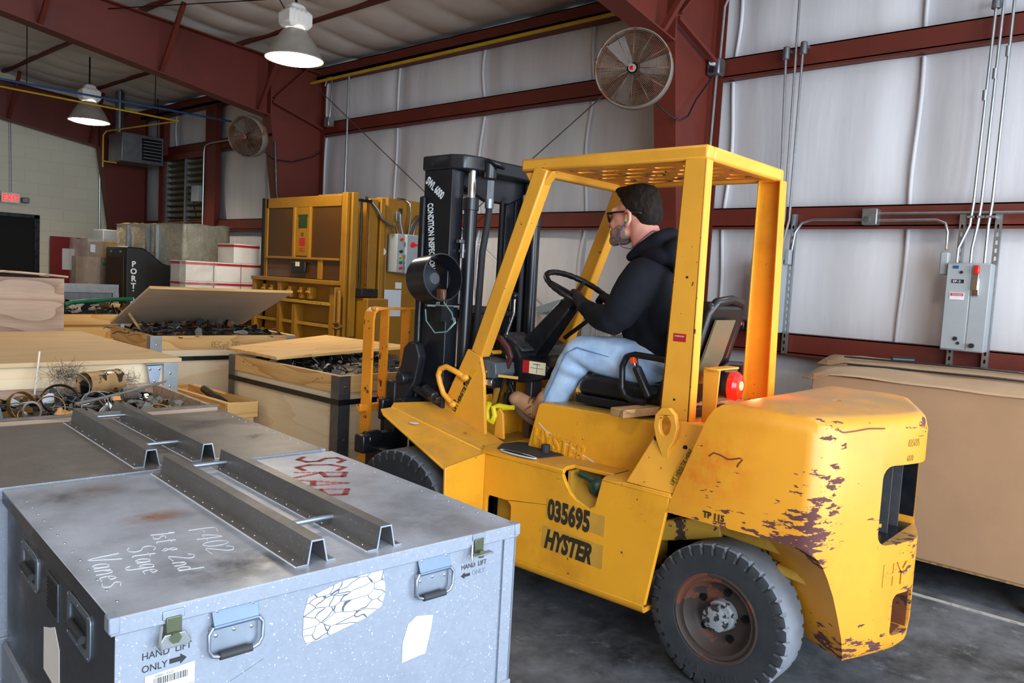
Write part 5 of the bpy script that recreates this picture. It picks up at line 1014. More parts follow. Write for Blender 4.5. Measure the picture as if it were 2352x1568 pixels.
def latch(x, z, par, open_=False):
    y = -.535; h = obj('butterfly_latch', MB().box(x-.016, x+.016, y-.006, y+.012, z+.005, z+.045), M['olivezinc'], par, bev=.002)
    obj('keeper', MB().box(x-.022, x+.022, y-.003, y, z+.04, z+.058), M['zinc'], h, bev=.001)
    w = MB().prism([(x-.034, z-.008), (x-.02, z+.012), (x+.02, z+.012), (x+.034, z-.008), (x+.03, z-.018), (x-.03, z-.018)], 'y', y-.012, y-.008) if not open_ else MB().box(x-.03, x+.034, y-.03, y-.008, z+.004, z+.008)
    obj('wing_turn', w, M['galv'], h, bev=.003); obj('hex_boss', MB().cyl((x, y-.018, z+.004), (x, y-.006, z+.004), .012, n=6), M['olivezinc'], h); obj('back_clip', MB().tube([(x-.024, y-.004, z+.03), (x-.03, y-.012, z), (x-.026, y-.014, z-.022)], .003, 6), M['galv'], h)
latch(-.425, .832, c1); latch(.392, .842, c1, True)
Y0 = -.5235-.0005
text('stencil', 'HAND  LIFT', .021, (-.482, Y0, .793), (1, 0, .0), (0, 0, 1), M['ink'], c1, .0002, world=False, sx=.9); text('stencil', 'ONLY', .021, (-.482, Y0, .766), (1, 0, 0), (0, 0, 1), M['ink'], c1, .0002, world=False, sx=.9)
obj('stencil_arrow', MB().prism([(-.427, .770), (-.405, .770), (-.405, .764), (-.392, .775), (-.405, .786), (-.405, .780), (-.427, .780)], 'y', Y0-.0002, Y0), M['ink'], c1)
text('stencil', 'HAND  LIFT', .019, (.345, Y0, .802), (1, 0, 0), (0, 0, 1), M['ink'], c1, .0002, world=False, sx=.9); text('stencil', 'ONLY', .019, (.385, Y0, .779), (1, 0, 0), (0, 0, 1), simple('worn_stencil', (112, 118, 128), .6), c1, .0002, world=False, sx=.9)
obj('stencil_arrow', MB().prism([(.377, .780), (.358, .780), (.358, .775), (.345, .784), (.358, .793), (.358, .788), (.377, .788)], 'y', Y0-.0002, Y0), M['ink'], c1)
obj('cracked_label', MB().prism([(-.125, .80), (-.115, .835), (-.03, .855), (.09, .862), (.10, .80), (.09, .765), (.04, .745), (-.06, .728), (-.115, .722), (-.125, .745)], 'y', Y0-.0004, Y0), M['crack'], c1)
obj('torn_label', MB().prism([(.16, .65), (.175, .695), (.20, .71), (.255, .70), (.25, .66), (.235, .60), (.16, .595)], 'y', Y0-.0004, Y0), M['white'], c1)
sl = obj('shipping_label', MB().prism([(-.475, .757), (-.375, .762), (-.375, .62), (-.475, .62)], 'y', Y0-.0004, Y0), M['white'], c1)
rb = random.Random(2); x = -.458; bc = MB()
while x < -.39: wv = rb.choice((.0009, .0014, .0022)); bc.box(x, x+wv, Y0-.0007, Y0-.0004, .733, .748); x += wv+rb.choice((.001, .0016))
obj('bar_code', bc, M['ink'], sl); text('print', 'D000115527', .007, (-.455, Y0-.0007, .750), (1, 0, 0), (0, 0, 1), M['ink'], sl, .0002, world=False); obj('print_rule', MB().box(-.475, -.375, Y0-.0007, Y0-.0004, .716, .7168).box(-.425, -.4243, Y0-.0007, Y0-.0004, .68, .73), M['ink'], sl)
obj('worn_patch', MB().prism([(-.30, .55), (-.30, .69), (-.22, .72), (-.20, .60), (-.21, .55)], 'y', Y0-.0003, Y0), M['alum_front'], c1)
# dark end: recessed handles, vent plate, torn label
XL = -.545+.012
for y0, y1, z0, z1 in ((.12, .31, .72, .82), (-.365, -.175, .735, .84)):
    ym, zm = (y0+y1)/2, (z0+z1)/2
    h = obj('recessed_handle', MB().prism(rrect(y0, y1, z0, z1, .02), 'x', XL-.004, XL, holes=[rrect(y0+.025, y1-.025, z0+.018, z1-.018, .012)]), M['zinc'], c1, bev=.001)
    obj('dish', MB().prism(rrect(y0+.024, y1-.024, z0+.017, z1-.017, .012), 'x', XL-.001, XL-.0004), M['alum_side'], h); obj('grip', MB().cyl((XL-.008, ym-.055, zm-.012), (XL-.008, ym+.055, zm-.012), .009, n=12), M['rubber'], h)
    for yy in (y0+.012, ym, y1-.012):
        for zz in (z0+.008, z1-.008): obj('rivet', MB().ell((XL-.005, yy, zz), (.002, .004, .004), sub=1), M['chrome'], h)
v = obj('vent_plate', MB().box(XL-.004, XL, -.09, .02, .725, .82), M['alum_side'], c1, bev=.001)
sv = MB(); [sv.box(XL-.0055, XL-.004, -.08, .01, .735+.01*k, .739+.01*k) for k in range(8)]; obj('vent_slots', sv, M['gap'], v)
obj('torn_label', MB().prism([(-.10, .55), (-.095, .66), (-.05, .70), (0, .68), (.06, .66), (.06, .55)], 'x', XL-.0008, XL), M['ivory'], c1)
def spray(name, body, h, origin, right, up, m, parent, rad, xs):
    r, u = Vector(right).normalized(), Vector(up).normalized(); p0 = Vector(origin); mb = MB(); x = 0
    for ch in body:
        for st in STROKES[ch]:
            q = [p0+r*(x+a*h*xs)+u*b*h for a, b in st]
            for A, B in zip(q, q[1:]):
                for k in range(9):
                    c = A.lerp(B, k/8); mb.poly([c+r*rad*math.cos(t)+u*rad*math.sin(t) for t in [2*PI*i/12 for i in range(12)]])
        x += (max(a for st in STROKES[ch] for a, b in st)+.22)*h*xs
    mb.keep = True; return obj(name, mb, m, parent)
# writing on the lid: chalk lines read along the case, red spray at the far right
Zl = .9006
for tx, x, y, h in (('F402', -.235, -.10, .062), ('1st & 2nd', -.325, -.075, .055), ('Stage', -.405, -.15, .062), ('Vanes', -.495, -.165, .068)):
    script('chalk_writing', tx, h, (x, y, Zl), (-.10, -1, 0), (1, -.15, 0), M['chalk'], lid1, .0017, world=False, seed=len(tx))
spray('sprayed_letters', 'SCRAP', .165, (.385, .50, Zl), (-.48, -.87, 0), (.87, -.48, 0), M['spray'], lid1, .011, .84)

c2, body2, lid2 = case('transit_case', (1.265, 3.075, 0), R(-5), 1.12, .97, 'second grey aluminium case with two lid rails, right behind the nearest one', False)
# ================================================================== CRATES
def crate(loc, rz, w, d, h, label, top='pine', side='ply_side', lidded=False, strap=None, angles=True, grp='plywood scrap crates', boards=True, sidey='ply_yside', fill=None, cat='crate', name='wooden_crate'):
    """origin at the near left floor corner; x to the right, y away"""
    t = empty(name, loc, label, cat, grp, rz); th = .02
    obj('front_panel', MB().box(0, w, 0, th, .08, h), M[side], t); obj('back_panel', MB().box(0, w, d-th, d, .08, h), M[side], t)
    obj('side_panel', MB().box(0, th, th, d-th, .08, h), M[sidey], t); obj('side_panel', MB().box(w-th, w, th, d-th, .08, h), M[sidey], t)
    obj('floor_panel', MB().box(th, w-th, th, d-th, .10, .12), M['ply_old'], t)
    for x in (.02, w/2-.05, w-.12): obj('skid', MB().box(x, x+.1, .01, d-.01, 0, .08), M['pine_y'], t)
    if boards:
        obj('rim_board', MB().box(-.02, w+.02, -.022, 0, h-.11, h+.003), M['pine'], t, bev=.002); obj('rim_board', MB().box(-.022, 0, 0, d, h-.11, h+.003), M['pine_y'], t, bev=.002); obj('rim_board', MB().box(w, w+.022, 0, d, h-.11, h+.003), M['pine_y'], t, bev=.002)
    if angles:
        for x0, s in ((-.024, 1), (w+.024, -1)):
            for z0, z1 in (((h-.30, h-.0),) if angles == 1 else ((.1, h-.0),)):
                a = obj('corner_angle', MB().box(min(x0, x0+s*.085), max(x0, x0+s*.085), -.026, -.023, z0, z1).box(min(x0, x0-s*.003), max(x0, x0-s*.003), -.026, .06, z0, z1), M['galv' if angles == 1 else 'steel'], t)
                for z in (z1-.07, (z0+z1)/2, z0+.07): obj('bolt_head', MB().ell((x0+s*.045, -.028, z), (.008, .004, .008), sub=1), M['chrome'], a)
    if strap: obj('steel_strap', MB().box(-.032, w+.032, -.031, -.028, strap, strap+.035).box(-.032, -.028, -.03, d, strap, strap+.035).box(w+.028, w+.032, -.03, d, strap, strap+.035), M['black'], t)
    return t
# closed crate with hinged lid behind the bin of scrap
tB = crate((.86, 4.92, 0), R(-3), 1.37, 1.9, .97, 'closed plywood crate with a steel strap hinge, behind the nearest scrap bin', strap=.73, angles=1, boards=False)
lb2 = obj('lid', MB().box(-.03, 1.41, -.05, 1.93, .972, .998), [M['ply_top'], M['pine']], tB, bev=.002)
hg_ = obj('strap_hinge', MB().prism([(1.20, .955), (1.285, .955), (1.262, .80), (1.225, .80)], 'y', -.055, -.051).cyl((1.19, -.056, .965), (1.295, -.056, .965), .007, n=10), M['zinc'], tB)
for x, z in ((1.215, .935), (1.27, .935), (1.243, .86)): obj('bolt_head', MB().ell((x, -.058, z), (.008, .004, .008), sub=1), M['chrome'], hg_)
tag(obj('wire_stick', MB().cyl((1.43, 4.76, .83), (1.475, 4.83, 1.06), .005, n=6), M['ivory']), 'thin white stick leaning against the closed crate', 'stick')
# crate A: tall weathered plywood with loose lid
tA = crate((1.30, 7.35, 0), R(0), 1.13, 1.0, 1.40, 'tall weathered plywood crate with a warped lid, at the left edge', side='ply_old', boards=False, angles=0)
obj('lid', MB().grid(lambda u, v: (-.03+1.18*u, -.04+1.08*v, 1.425+.03*math.sin(PI*u)*(1-v)), 10, 3), M['ply_old'], tA).modifiers.new('thick', 'SOLIDIFY').thickness = .018
# crate C: open, hinged lid propped up, RECYCLING pencilled on the front
tC = crate((2.71, 6.24, 0), R(-6), 1.18, 1.08, 1.0, 'open crate marked recycling, its plywood lid propped half open', strap=.80, angles=1)
script('pencil_writing', 'RECycLiNG', .045, (.46, -.0235, .905), (1, 0, .02), (0, 0, 1), M['pencil'], tC, .003, pitch=.55, world=False)
L = 1.12; an = R(19)
lidC = bpy.data.objects.new('lid', None)
lc = MB(); p0 = Vector((-.02, 1.10, 1.01)); dy, dz = -math.cos(an)*L, math.sin(an)*L; nrm = Vector((0, math.sin(an), math.cos(an)))*.02
lc.loft([[p0, p0+Vector((1.22, 0, 0)), p0+Vector((1.22, dy, dz)), p0+Vector((0, dy, dz))], [p0+nrm, p0+nrm+Vector((1.22, 0, 0)), p0+nrm+Vector((1.22, dy, dz)), p0+nrm+Vector((0, dy, dz))]])
lidc = obj('lid', lc, M['ply_under'], tC, bev=.002)
obj('lid_edge_band', MB().bar(p0+Vector((0, dy, dz))+nrm*.5+Vector((0, -.001, 0)), p0+Vector((1.22, dy, dz))+nrm*.5+Vector((0, -.001, 0)), .004, .022), M['pine'], lidc)
obj('prop_stick', MB().cyl((.10, .62, .98), (.02, .70, 1.135), .012, n=8), M['lumber'], tC); obj('hinge', MB().box(.0, .03, .86, .95, .98, 1.03), M['zinc'], tC)
# crate D: big strapped crate beside the load backrest
tD = crate((2.97, 4.10, 0), R(0), 1.16, 1.36, .93, 'strapped plywood crate of scrap beside the yellow load backrest, lid ajar', strap=.745, angles=2, side='ply_z')
obj('corner_angle', MB().box(-.026, -.023, 1.28, 1.37, .1, .93), M['steel'], tD)
lidD = obj('lid', MB().loft([[(-.02, .72, .955), (1.2, .72, 1.0), (1.2, 1.9, .985), (-.02, 1.42, .955)], [(-.02, .72, .977), (1.2, .72, 1.022), (1.2, 1.9, 1.007), (-.02, 1.42, .977)]]), M['pine'], tD, bev=.002)
for x in (.10, .2): obj('hinge', MB().box(x, x+.04, 1.30, 1.36, .935, .945), M['zinc'], tD)
# narrow low crate between
tF = crate((2.71, 5.02, 0), R(0), .19, .98, .64, 'narrow low pine crate wedged beside the strapped crate', side='pine', boards=True, angles=0, sidey='pine_y')
tag(obj('scrap_pipe', MB().cyl((2.80, 5.25, .60), (2.85, 5.66, .645), .028, n=14), M['scrapdark']), 'dark scrap pipe end poking out of the narrow low crate', 'pipe')
# crate G far, red-brown boards, with hose; grey bin H
tG = crate((2.62, 9.0, 0), R(0), 1.3, .84, .98, 'brown board crate of black cable scrap with a green hose, behind the open lid', side='pine', boards=True, angles=0)
tag(obj('green_hose', MB().tube([(3.02, 9.12, 1.07), (3.10, 9.15, 1.10), (3.3, 9.2, 1.115), (3.6, 9.3, 1.13), (3.85, 9.45, 1.13)], .024, 10), M['greenhose'], smooth=50), 'green hose lying over the black cable scrap', 'hose')
t = empty('metal_bin', (3.5, 10.3, 0), 'grey galvanised bin in front of the wrapped brown carton', 'bin')
obj('bin_body', MB().box(3.15, 3.85, 9.9, 9.92, .1, 1.27).box(3.15, 3.17, 9.9, 10.15, .1, 1.27).box(3.83, 3.85, 9.9, 10.15, .1, 1.27).box(3.15, 3.85, 10.13, 10.15, .1, 1.27).box(3.2, 3.25, 9.9, 10.15, 0, .1).box(3.75, 3.8, 9.9, 10.15, 0, .1), M['steel'], t, world=True); obj('rim_band', MB().box(3.13, 3.87, 9.88, 9.90, 1.18, 1.28).box(3.80, 3.87, 9.87, 9.88, .1, 1.18), M['galv'], t, world=True)
# ---- scrap metal bin
t = empty('scrap_bin', (1.32, 4.36, 0), 'weathered bin full of scrap rings, cans and wire behind the second case', 'bin', None, R(-5))
w, d, h = .73, .465, .855
for nm, bx in (('front_wall', (-w, w, -d, -d+.022, 0, h)), ('back_wall', (-w, w, d-.022, d, 0, h)), ('side_wall', (-w, -w+.022, -d+.022, d-.022, 0, h)), ('side_wall', (w-.022, w, -d+.022, d-.022, 0, h))): obj(nm, MB().box(*bx), M['ply_old'], t)
obj('rim_trim', MB().box(-w-.01, w+.01, -d-.004, -d+.024, h, h+.012), M['concrete_chunk'], t, bev=.002)
def inbin(x, y, z): c_, s_ = math.cos(R(-5)), math.sin(R(-5)); return Vector((1.32+x*c_-y*s_, 4.36+x*s_+y*c_, z))
def pileh(x, y): return .80+.06*math.exp(-((x-.28)**2+(y-.18)**2)/.06)+.04*math.exp(-((x+.42)**2+(y-.2)**2)/.05)
def scrapmass(name, f, nx, ny, m, label, seed, wires=0, chips=0, box=None, size=.05, mats=None):
    """tangle nobody could count: lumpy bed, shards and wire in one object"""
    r = random.Random(seed); b = MB(); b.grid(lambda u, v: (lambda P: P+Vector((0, 0, .025*noise.noise(P*14)+.02*noise.noise(P*33))))(f(u, v)), nx, ny)
    for k in range(chips):
        P = f(r.random(), r.random()); q = Matrix.Rotation(r.uniform(0, 6.3), 3, Vector((r.uniform(-1, 1), r.uniform(-1, 1), r.uniform(-1, 1))).normalized()); s = size*r.uniform(.4, 1.3); b.mi = r.randrange(1, len(mats) if mats else 2)
        pts = [q @ Vector((s*a*r.uniform(.7, 1.2), s*c_*r.uniform(.3, .8), 0)) for a, c_ in ((-1, -1), (1, -1), (1.2, .2), (.6, 1), (-.9, .8))]; n_ = q @ Vector((0, 0, .003)); b.loft([[P+p+Vector((0, 0, .02)) for p in pts], [P+p+n_+Vector((0, 0, .02)) for p in pts]])
    for k in range(wires):
        P = f(r.random(), r.random())+Vector((0, 0, .015)); b.mi = r.randrange(1, len(mats) if mats else 2); L_ = r.uniform(.05, .22); a0 = r.uniform(0, 6.3); cv = r.uniform(-22, 22); pts = []
        for i in range(9): s = i/8*L_; a = a0+cv*s; P = P+Vector((math.cos(a), math.sin(a), .35*math.sin(i*1.1+k)))*L_/8; pts.append(P.copy())
        b.tube(pts, r.choice((.0014, .002, .003, .0042)), 5)
    b.keep = True
    return tag(obj(name, b, mats or [m, m], smooth=50), label, 'scrap', kind='stuff')
scrapmass('scrap_tangle', lambda u, v: inbin(-.67+1.34*u, -.44+.88*v, pileh(-.67+1.34*u, -.44+.88*v)-.02), 46, 32, M['scrapdark'], 'tangle of dark wire and metal shavings filling the nearest scrap bin', 5, 300, 240, size=.042, mats=[M['scrapdark'], M['scrapsilver'], M['dark_steel'], M['brass'], M['steel'], M['concrete_chunk']])
def on_pile(px, py, dz=0): return inbin(px, py, pileh(px, py)+dz)
def ringobj(x, y, dz, Rr, bw, axis, m, lab, name='metal_ring', thick=.004):
    p = on_pile(x, y, dz); tag(obj(name, MB().lathe([(Rr-thick, -bw/2), (Rr, -bw/2), (Rr, bw/2), (Rr-thick, bw/2), (Rr-thick, -bw/2)], p, axis, 40), M[m], smooth=40), lab, 'ring', 'rings in the scrap bin')
ringobj(-.10, -.20, .07, .075, .022, (.5, -1, .45), 'brass', 'upright tarnished brass ring around the steel flange in the scrap bin')
ringobj(-.085, -.25, .055, .048, .05, (.3, -1, .25), 'chrome', 'shiny steel flange ring at the front of the scrap bin', thick=.010)
ringobj(.02, -.18, .05, .065, .012, (-.3, -1, .6), 'brass', 'thin tan ring to the right of the brass one in the scrap bin')
ringobj(.10, -.02, .05, .085, .02, (-.2, -1, .8), 'scrapdark', 'broad dark ring lying mid-bin among the scrap')
ringobj(.22, -.18, .05, .070, .008, (.1, -1, .35), 'steel', 'thin grey ring standing near the middle of the scrap bin')
ringobj(.20, .14, .05, .08, .010, (-.1, -1, .5), 'steel', 'thin wire hoop beside the stained cylinder')
ringobj(.06, -.26, .02, .034, .02, (0, -.6, 1), 'concrete_chunk', 'small pale ring at the front rim of the scrap bin', thick=.010)
for k in range(3): ringobj(.50+.012*k, -.22, .012+.006*k, .042, .006, (.1, -.3, 1), 'brass', ['lowest', 'middle', 'topmost'][k]+' of three small brass hoops in the right corner of the scrap bin')
p, q = on_pile(.26, .17, .055), on_pile(.47, .27, .085)
tc = tag(obj('tin_cylinder', MB().lathe([(.060, 0), (.0625, 0), (.0625, .10), (.064, .105), (.0625, .11), (.0625, .21), (.064, .215), (.060, .215), (.060, 0)], p, q-p, 36), M['tin'], smooth=35), 'large brown stained open cylinder on top of the scrap heap', 'cylinder')
tag(obj('spring_coil', MB().tube([on_pile(.40, .0, .045)+Vector((.075*i/90, 0, 0))+Vector((0, math.cos(i*.9), math.sin(i*.9)))*.034 for i in range(90)], .0028, 5), M['scrapsilver']), 'silver ribbed spring lying right of the middle of the scrap bin', 'spring')
tag(obj('drain_pan', MB().lathe([(0, -.03), (.08, -.028), (.14, .015), (.148, .02), (.142, .022), (.08, -.022), (0, -.024)], on_pile(-.34, -.27, .075), (.25, -.6, .9), 30), M['teal'], smooth=40), 'shallow teal enamel dish at the left of the scrap bin', 'dish')
tag(obj('hub_ring', MB().lathe([(.10, 0), (.12, .01), (.10, .02), (.05, .012), (.05, 0), (.10, 0)], on_pile(-.44, -.30, .035), (.1, -.5, 1), 30), M['dark_steel'], smooth=40), 'dark steel wheel half hidden by the rear case edge, below the teal dish', 'wheel')
b = MB(); r = random.Random(8)
for k in range(9): b.ell(on_pile(.04, -.42, .055)+Vector((r.uniform(-.045, .05), r.uniform(-.02, .02), r.uniform(-.01, .03))), (r.uniform(.012, .022),)*3, sub=2)
meo = meobj('corroded_fitting', blob(b, .004, 1), simple('orange_corrosion', (186, 130, 74), .7, var=.4, vs=30), None, 0, 60); tag(meo, 'orange corroded lump at the front of the scrap bin', 'fitting')
p, q = on_pile(.12, -.22, .07), on_pile(.62, -.02, .13); tag(obj('metal_rod', MB().tube([p, p.lerp(q, .5)+Vector((0, 0, -.004)), q], .007, 8), M['concrete_chunk']), 'long pale crusted rod lying across the right of the scrap bin', 'rod')
p, q = on_pile(-.50, -.02, .11), on_pile(-.22, -.18, .045); tag(obj('metal_rod', MB().tube([p, q], .005, 8), M['scrapsilver']), 'straight silver rod pointing at the brass ring in the scrap bin', 'rod')
for k, (x, y, s, lab, m) in enumerate(((.30, -.30, .06, 'triangular grey plate at the front right of the scrap bin', 'scrapdark'), (.44, -.30, .045, 'tan broken plate beside the triangular one in the scrap bin', 'concrete_chunk'), (.26, -.24, .03, 'small blue-grey square plate left of the triangular one', 'steel'))):
    p = on_pile(x, y, .03); tag(obj('scrap_plate', MB().loft([[p+Vector(v)*s for v in ((-1.1, 0, -.6), (1, .1, -.7), (.5, .5, .6), (-.1, .6, .9))], [p+Vector((0, .004, .003))+Vector(v)*s for v in ((-1.1, 0, -.6), (1, .1, -.7), (.5, .5, .6), (-.1, .6, .9))]]), M[m]), lab, 'plate')
for k, (x, y, s) in enumerate(((.50, .10, .045), (.56, -.05, .04), (.42, -.12, .035), (.58, -.30, .028))):
    b = MB(); r = random.Random(k+20)
    for j in range(6): b.ell(on_pile(x, y, .02)+Vector((r.uniform(-s, s), r.uniform(-s, s)*.6, r.uniform(0, s)*.8)), (s*r.uniform(.4, .8), s*.4, s*.35), Matrix.Rotation(r.uniform(0, 3), 3, 'Z'), sub=1)
    tag(obj('crusted_chunk', b, M['concrete_chunk'], smooth=20), ['largest pale crusted chunk right of the stained cylinder', 'pale crusted chunk under the long rod', 'pale crusted chunk beside the silver spring', 'small pale chunk in the right front corner of the scrap bin'][k], 'chunk', 'pale crusted chunks')
def fuzz(c, rad, n, seed, lab):
    r = random.Random(seed); b = MB()
    for k in range(n):
        P = Vector(c)+Vector((r.gauss(0, rad*.5), r.gauss(0, rad*.3), r.uniform(-.02, .02))); dv = Vector((r.uniform(-1, 1), r.uniform(-1, 1), r.uniform(.0, 1))).normalized(); pts = []; ax = Vector((r.uniform(-1, 1), r.uniform(-1, 1), r.uniform(-1, 1))).normalized()
        for i in range(8): dv = Matrix.Rotation(r.uniform(.1, .7), 3, ax) @ dv; P = P+dv*rad*.2; pts.append(P.copy())
        b.tube(pts, .0005, 4, caps=False)
    b.keep = True; tag(obj('wire_wool', b, M['scrapdark'], smooth=180), lab, 'wire', kind='stuff')
fuzz(on_pile(-.36, .22, .05), .10, 260, 3, 'bush of fine curly wire at the left of the scrap bin'); fuzz(on_pile(.20, .30, .09), .07, 200, 4, 'tuft of fine curly wire behind the stained cylinder'); fuzz(on_pile(.52, .32, .07), .06, 110, 6, 'small tuft of wire at the right end of the scrap heap')
mx = [M['scrapdark'], M['scrapdark'], M['dark_steel'], M['ink'], M['brass'], M['rust'], M['scrapdark'], M['steel'], M['concrete_chunk'], M['rubber']]
def cr(tx, w_, d_, z, rz, x0=.03, bulge=.05): 
    c_, s_ = math.cos(rz), math.sin(rz)
    def f(u, v):
        x, y = x0+(w_-2*x0)*u, x0+(d_-2*x0)*v; return Vector((tx[0]+x*c_-y*s_, tx[1]+x*s_+y*c_, z+bulge*math.sin(PI*u)*math.sin(PI*v)))
    return f
scrapmass('scrap_heap', cr((2.71, 6.24), 1.18, 1.08, .975, R(-6), bulge=.07), 30, 24, M['scrapdark'], 'mixed scrap heaped in the open crate marked recycling', 11, 170, 170, size=.042, mats=mx)
scrapmass('scrap_heap', cr((2.97, 4.10), 1.16, 1.36, .875, 0, bulge=.04), 30, 30, M['scrapdark'], 'dark wiry scrap in the strapped crate by the load backrest', 12, 130, 120, size=.04, mats=[M['scrapdark'], M['dark_steel'], M['ink'], M['scrapsilver'], M['steel']])
scrapmass('cable_heap', cr((2.62, 9.0), 1.3, .84, .985, 0, bulge=.09), 26, 20, M['ink'], 'black cable scrap in the brown board crate', 13, 110, 60, size=.05, mats=[M['ink'], M['black'], M['dark_steel'], M['brass']])
yc = MB(); r = random.Random(6); P0 = Vector((3.25, 4.16, .90))
for k in range(5):
    yc.tube([P0+Vector((.06*math.cos(a+k), .03*math.sin(a*1.3+k), .05*math.sin(a+k*.7)+.02)) for a in [i*.5 for i in range(16)]], .0022, 5)
tag(obj('yellow_wire', yc, M['yellowpipe']), 'loops of thin yellow wire in the strapped crate behind the load backrest', 'wire')
# ================================================================== LAMPS AND FANS
def lamp(x, y, zr, lab, e):
    t = empty('high_bay_lamp', (x, y, zr+.5), lab, 'lamp', 'high bay lamps')
    z0 = zr
    obj('reflector', MB().lathe([(.27, 0), (.275, .01), (.255, .03), (.20, .14), (.125, .25), (.10, .275), (.09, .275), (.115, .25), (.19, .14), (.245, .03), (.262, .012), (.27, 0)], (x, y, z0), (0, 0, 1), 40), simple('greyed_reflector', (176, 170, 160), .3, .5, var=.1), t, world=True, smooth=50)
    obj('bulb_glass', MB().lathe([(0, -.035), (.12, -.03), (.22, -.012), (.258, .012), (.25, .03), (0, .03)], (x, y, z0), (0, 0, 1), 36), M['lampglow'], t, world=True, smooth=60)
    bl = MB(); s = .125
    bl.loft([[(x+a*s*k, y+b*s*k*.8, z0+zz) for a, b in ((-1, -1), (1, -1), (1, 1), (-1, 1))] for zz, k in ((.28, .75), (.32, 1.0), (.43, 1.0), (.47, .6), (.50, .55), (.52, .3))])
    hs = obj('ballast_housing', bl, M['ivory'], t, world=True, bev=.012)
    for k in range(4):
        for sx in (-1, 1): obj('cooling_fin', MB().box(x-.09+.05*k, x-.07+.05*k, y+sx*.1-.006, y+sx*.1+.006, z0+.33, z0+.44), M['ivory'], hs, world=True, bev=.003)
    obj('hanger', MB().cyl((x, y, z0+.5), (x, y, roofz(x)-.06), .012, n=8), M['dark_steel'], t, world=True)
    obj('wire_guard', MB().torus((x, y, z0+.27), (0, 0, 1), .10, .004, 24, 6), M['galv'], t, world=True)
    l = bpy.data.lights.new('lamp_bulb', 'SPOT'); l.energy = e; l.color = (1, .86, .66); l.spot_size = R(150); l.spot_blend = .6; l.shadow_soft_size = .22; o = bpy.data.objects.new('lamp_bulb', l); COL.objects.link(o); o.location = (x, y, z0-.06)
lamp(4.19, 6.7, 3.56, 'hanging high bay lamp nearer the camera, in front of the dark red rafter', 300)
lamp(4.34, 12.2, 3.52, 'smaller looking high bay lamp far back near the block wall', 210)
lamp(-.5, 6.7, 3.8, 'high bay lamp out of view to the left, for warm fill light', 90)  # unseen lamp that raises the warm ambient light
lamp(-.5, 1.0, 3.8, 'unseen high bay lamp above and left of the camera, for warm fill light', 130)  # unseen lamp, warms the ceiling and walls
lamp(4.19, .8, 3.6, 'unseen high bay lamp above the forklift counterweight, for warm fill light', 60)  # unseen lamp over the truck, adds to the warm ambient light
def fan(c, ax, Rr, lab, mount):
    c = Vector(c); d, a, b = basis(ax)
    t = empty('wall_fan', c, lab, 'fan', 'round cage fans')
    obj('outer_ring', MB().lathe([(Rr-.014, -.055), (Rr-.006, -.064), (Rr+.002, -.055), (Rr+.003, 0), (Rr+.002, .055), (Rr-.006, .064), (Rr-.014, .055), (Rr-.010, 0), (Rr-.014, -.055)], c, ax, 48), M['fan_ring'], t, world=True, smooth=50)
    g = MB()
    for s in (.055, -.055):
        for k in range(22): r_ = Rr*(.14+.86*(k+.5)/22); g.torus(c+d*s*(1.0+.25*(1-r_/Rr)), ax, r_, .0024, 40, 4)
        for k in range(12): an_ = 2*PI*k/12; v = a*math.cos(an_)+b*math.sin(an_); g.cyl(c+d*s*1.24+v*Rr*.14, c+d*s+v*Rr, .0026, n=5)
    obj('cage', g, M['fan_grille'], t, world=True, smooth=180)
    for k in range(3):
        an_ = 2*PI*k/3+.9; v = a*math.cos(an_)+b*math.sin(an_); q = d.cross(v)
        obj('blade', MB().loft([[c+v*Rr*.16+q*Rr*.10+d*.012, c+v*Rr*.16-q*Rr*.10-d*.012, c+v*Rr*.86-q*Rr*.30-d*.03, c+v*Rr*.90+q*Rr*.22+d*.02], [c+v*Rr*.16+q*Rr*.10+d*.015, c+v*Rr*.16-q*Rr*.10-d*.009, c+v*Rr*.86-q*Rr*.30-d*.027, c+v*Rr*.90+q*Rr*.22+d*.023]]), M['fan_blade'], t, world=True)
    obj('motor', MB().cyl(c-d*.13, c-d*.02, .055, n=20), M['dark_steel'], t, world=True, bev=.006)
    bd = obj('hub_badge', MB().cyl(c+d*.072, c+d*.078, .028, n=20), M['galv'], t, world=True); obj('red_emblem', MB().box(*sum(([q-.012, q+.012] for q in (0, 0, 0)), [])), M['redplastic'], bd).location = c+d*.078-org(bd)
    obj('mount_arm', MB().cyl(c-d*.1, mount, .02, n=10), M['dark_steel'], t, world=True)
fan((4.74, 3.22, 3.13), (-.90, -.42, -.12), .272, 'rusty round cage fan on the near red column above the driver', (5.45, 3.42, 3.25))
fan((5.02, 9.0, 3.17), (-.86, -.45, -.22), .245, 'round cage fan on the far red column left of the hanging bracing', (5.5, 9.3, 3.3))
tag(obj('fan_cord', MB().tube([(4.95, 3.2, 2.98), (5.1, 3.2, 2.93), (5.3, 3.25, 2.92), (5.55, 3.3, 2.93), (5.72, 3.33, 3.0), (5.85, 3.34, 3.16), (6.1, 3.34, 3.4)], .008, 6), M['black']), 'black cord looping from the near fan across the column', 'cord')
tag(obj('fan_cord', MB().tube([(5.2, 9.0, 3.05), (5.5, 9.22, 2.98), (5.8, 9.24, 2.99), (6.1, 9.24, 3.1), (6.25, 9.24, 3.2)], .008, 6), M['black']), 'black cord looping from the far fan across the column', 'cord')
conduit('conduit', [(6.2, 9.15, 4.05), (6.2, 9.1, 4.15), (6.2, 9.02, 4.15), (6.2, 8.98, 4.05), (6.2, 9.02, 3.62)], .0115, 'bent conduit beside the far red column above its switch box')
tag(obj('switch_box', MB().box(6.15, 6.24, 8.97, 9.07, 3.5, 3.62), M['galv'], bev=.006), 'small switch box on the top girt beside the far red column', 'electrical box')
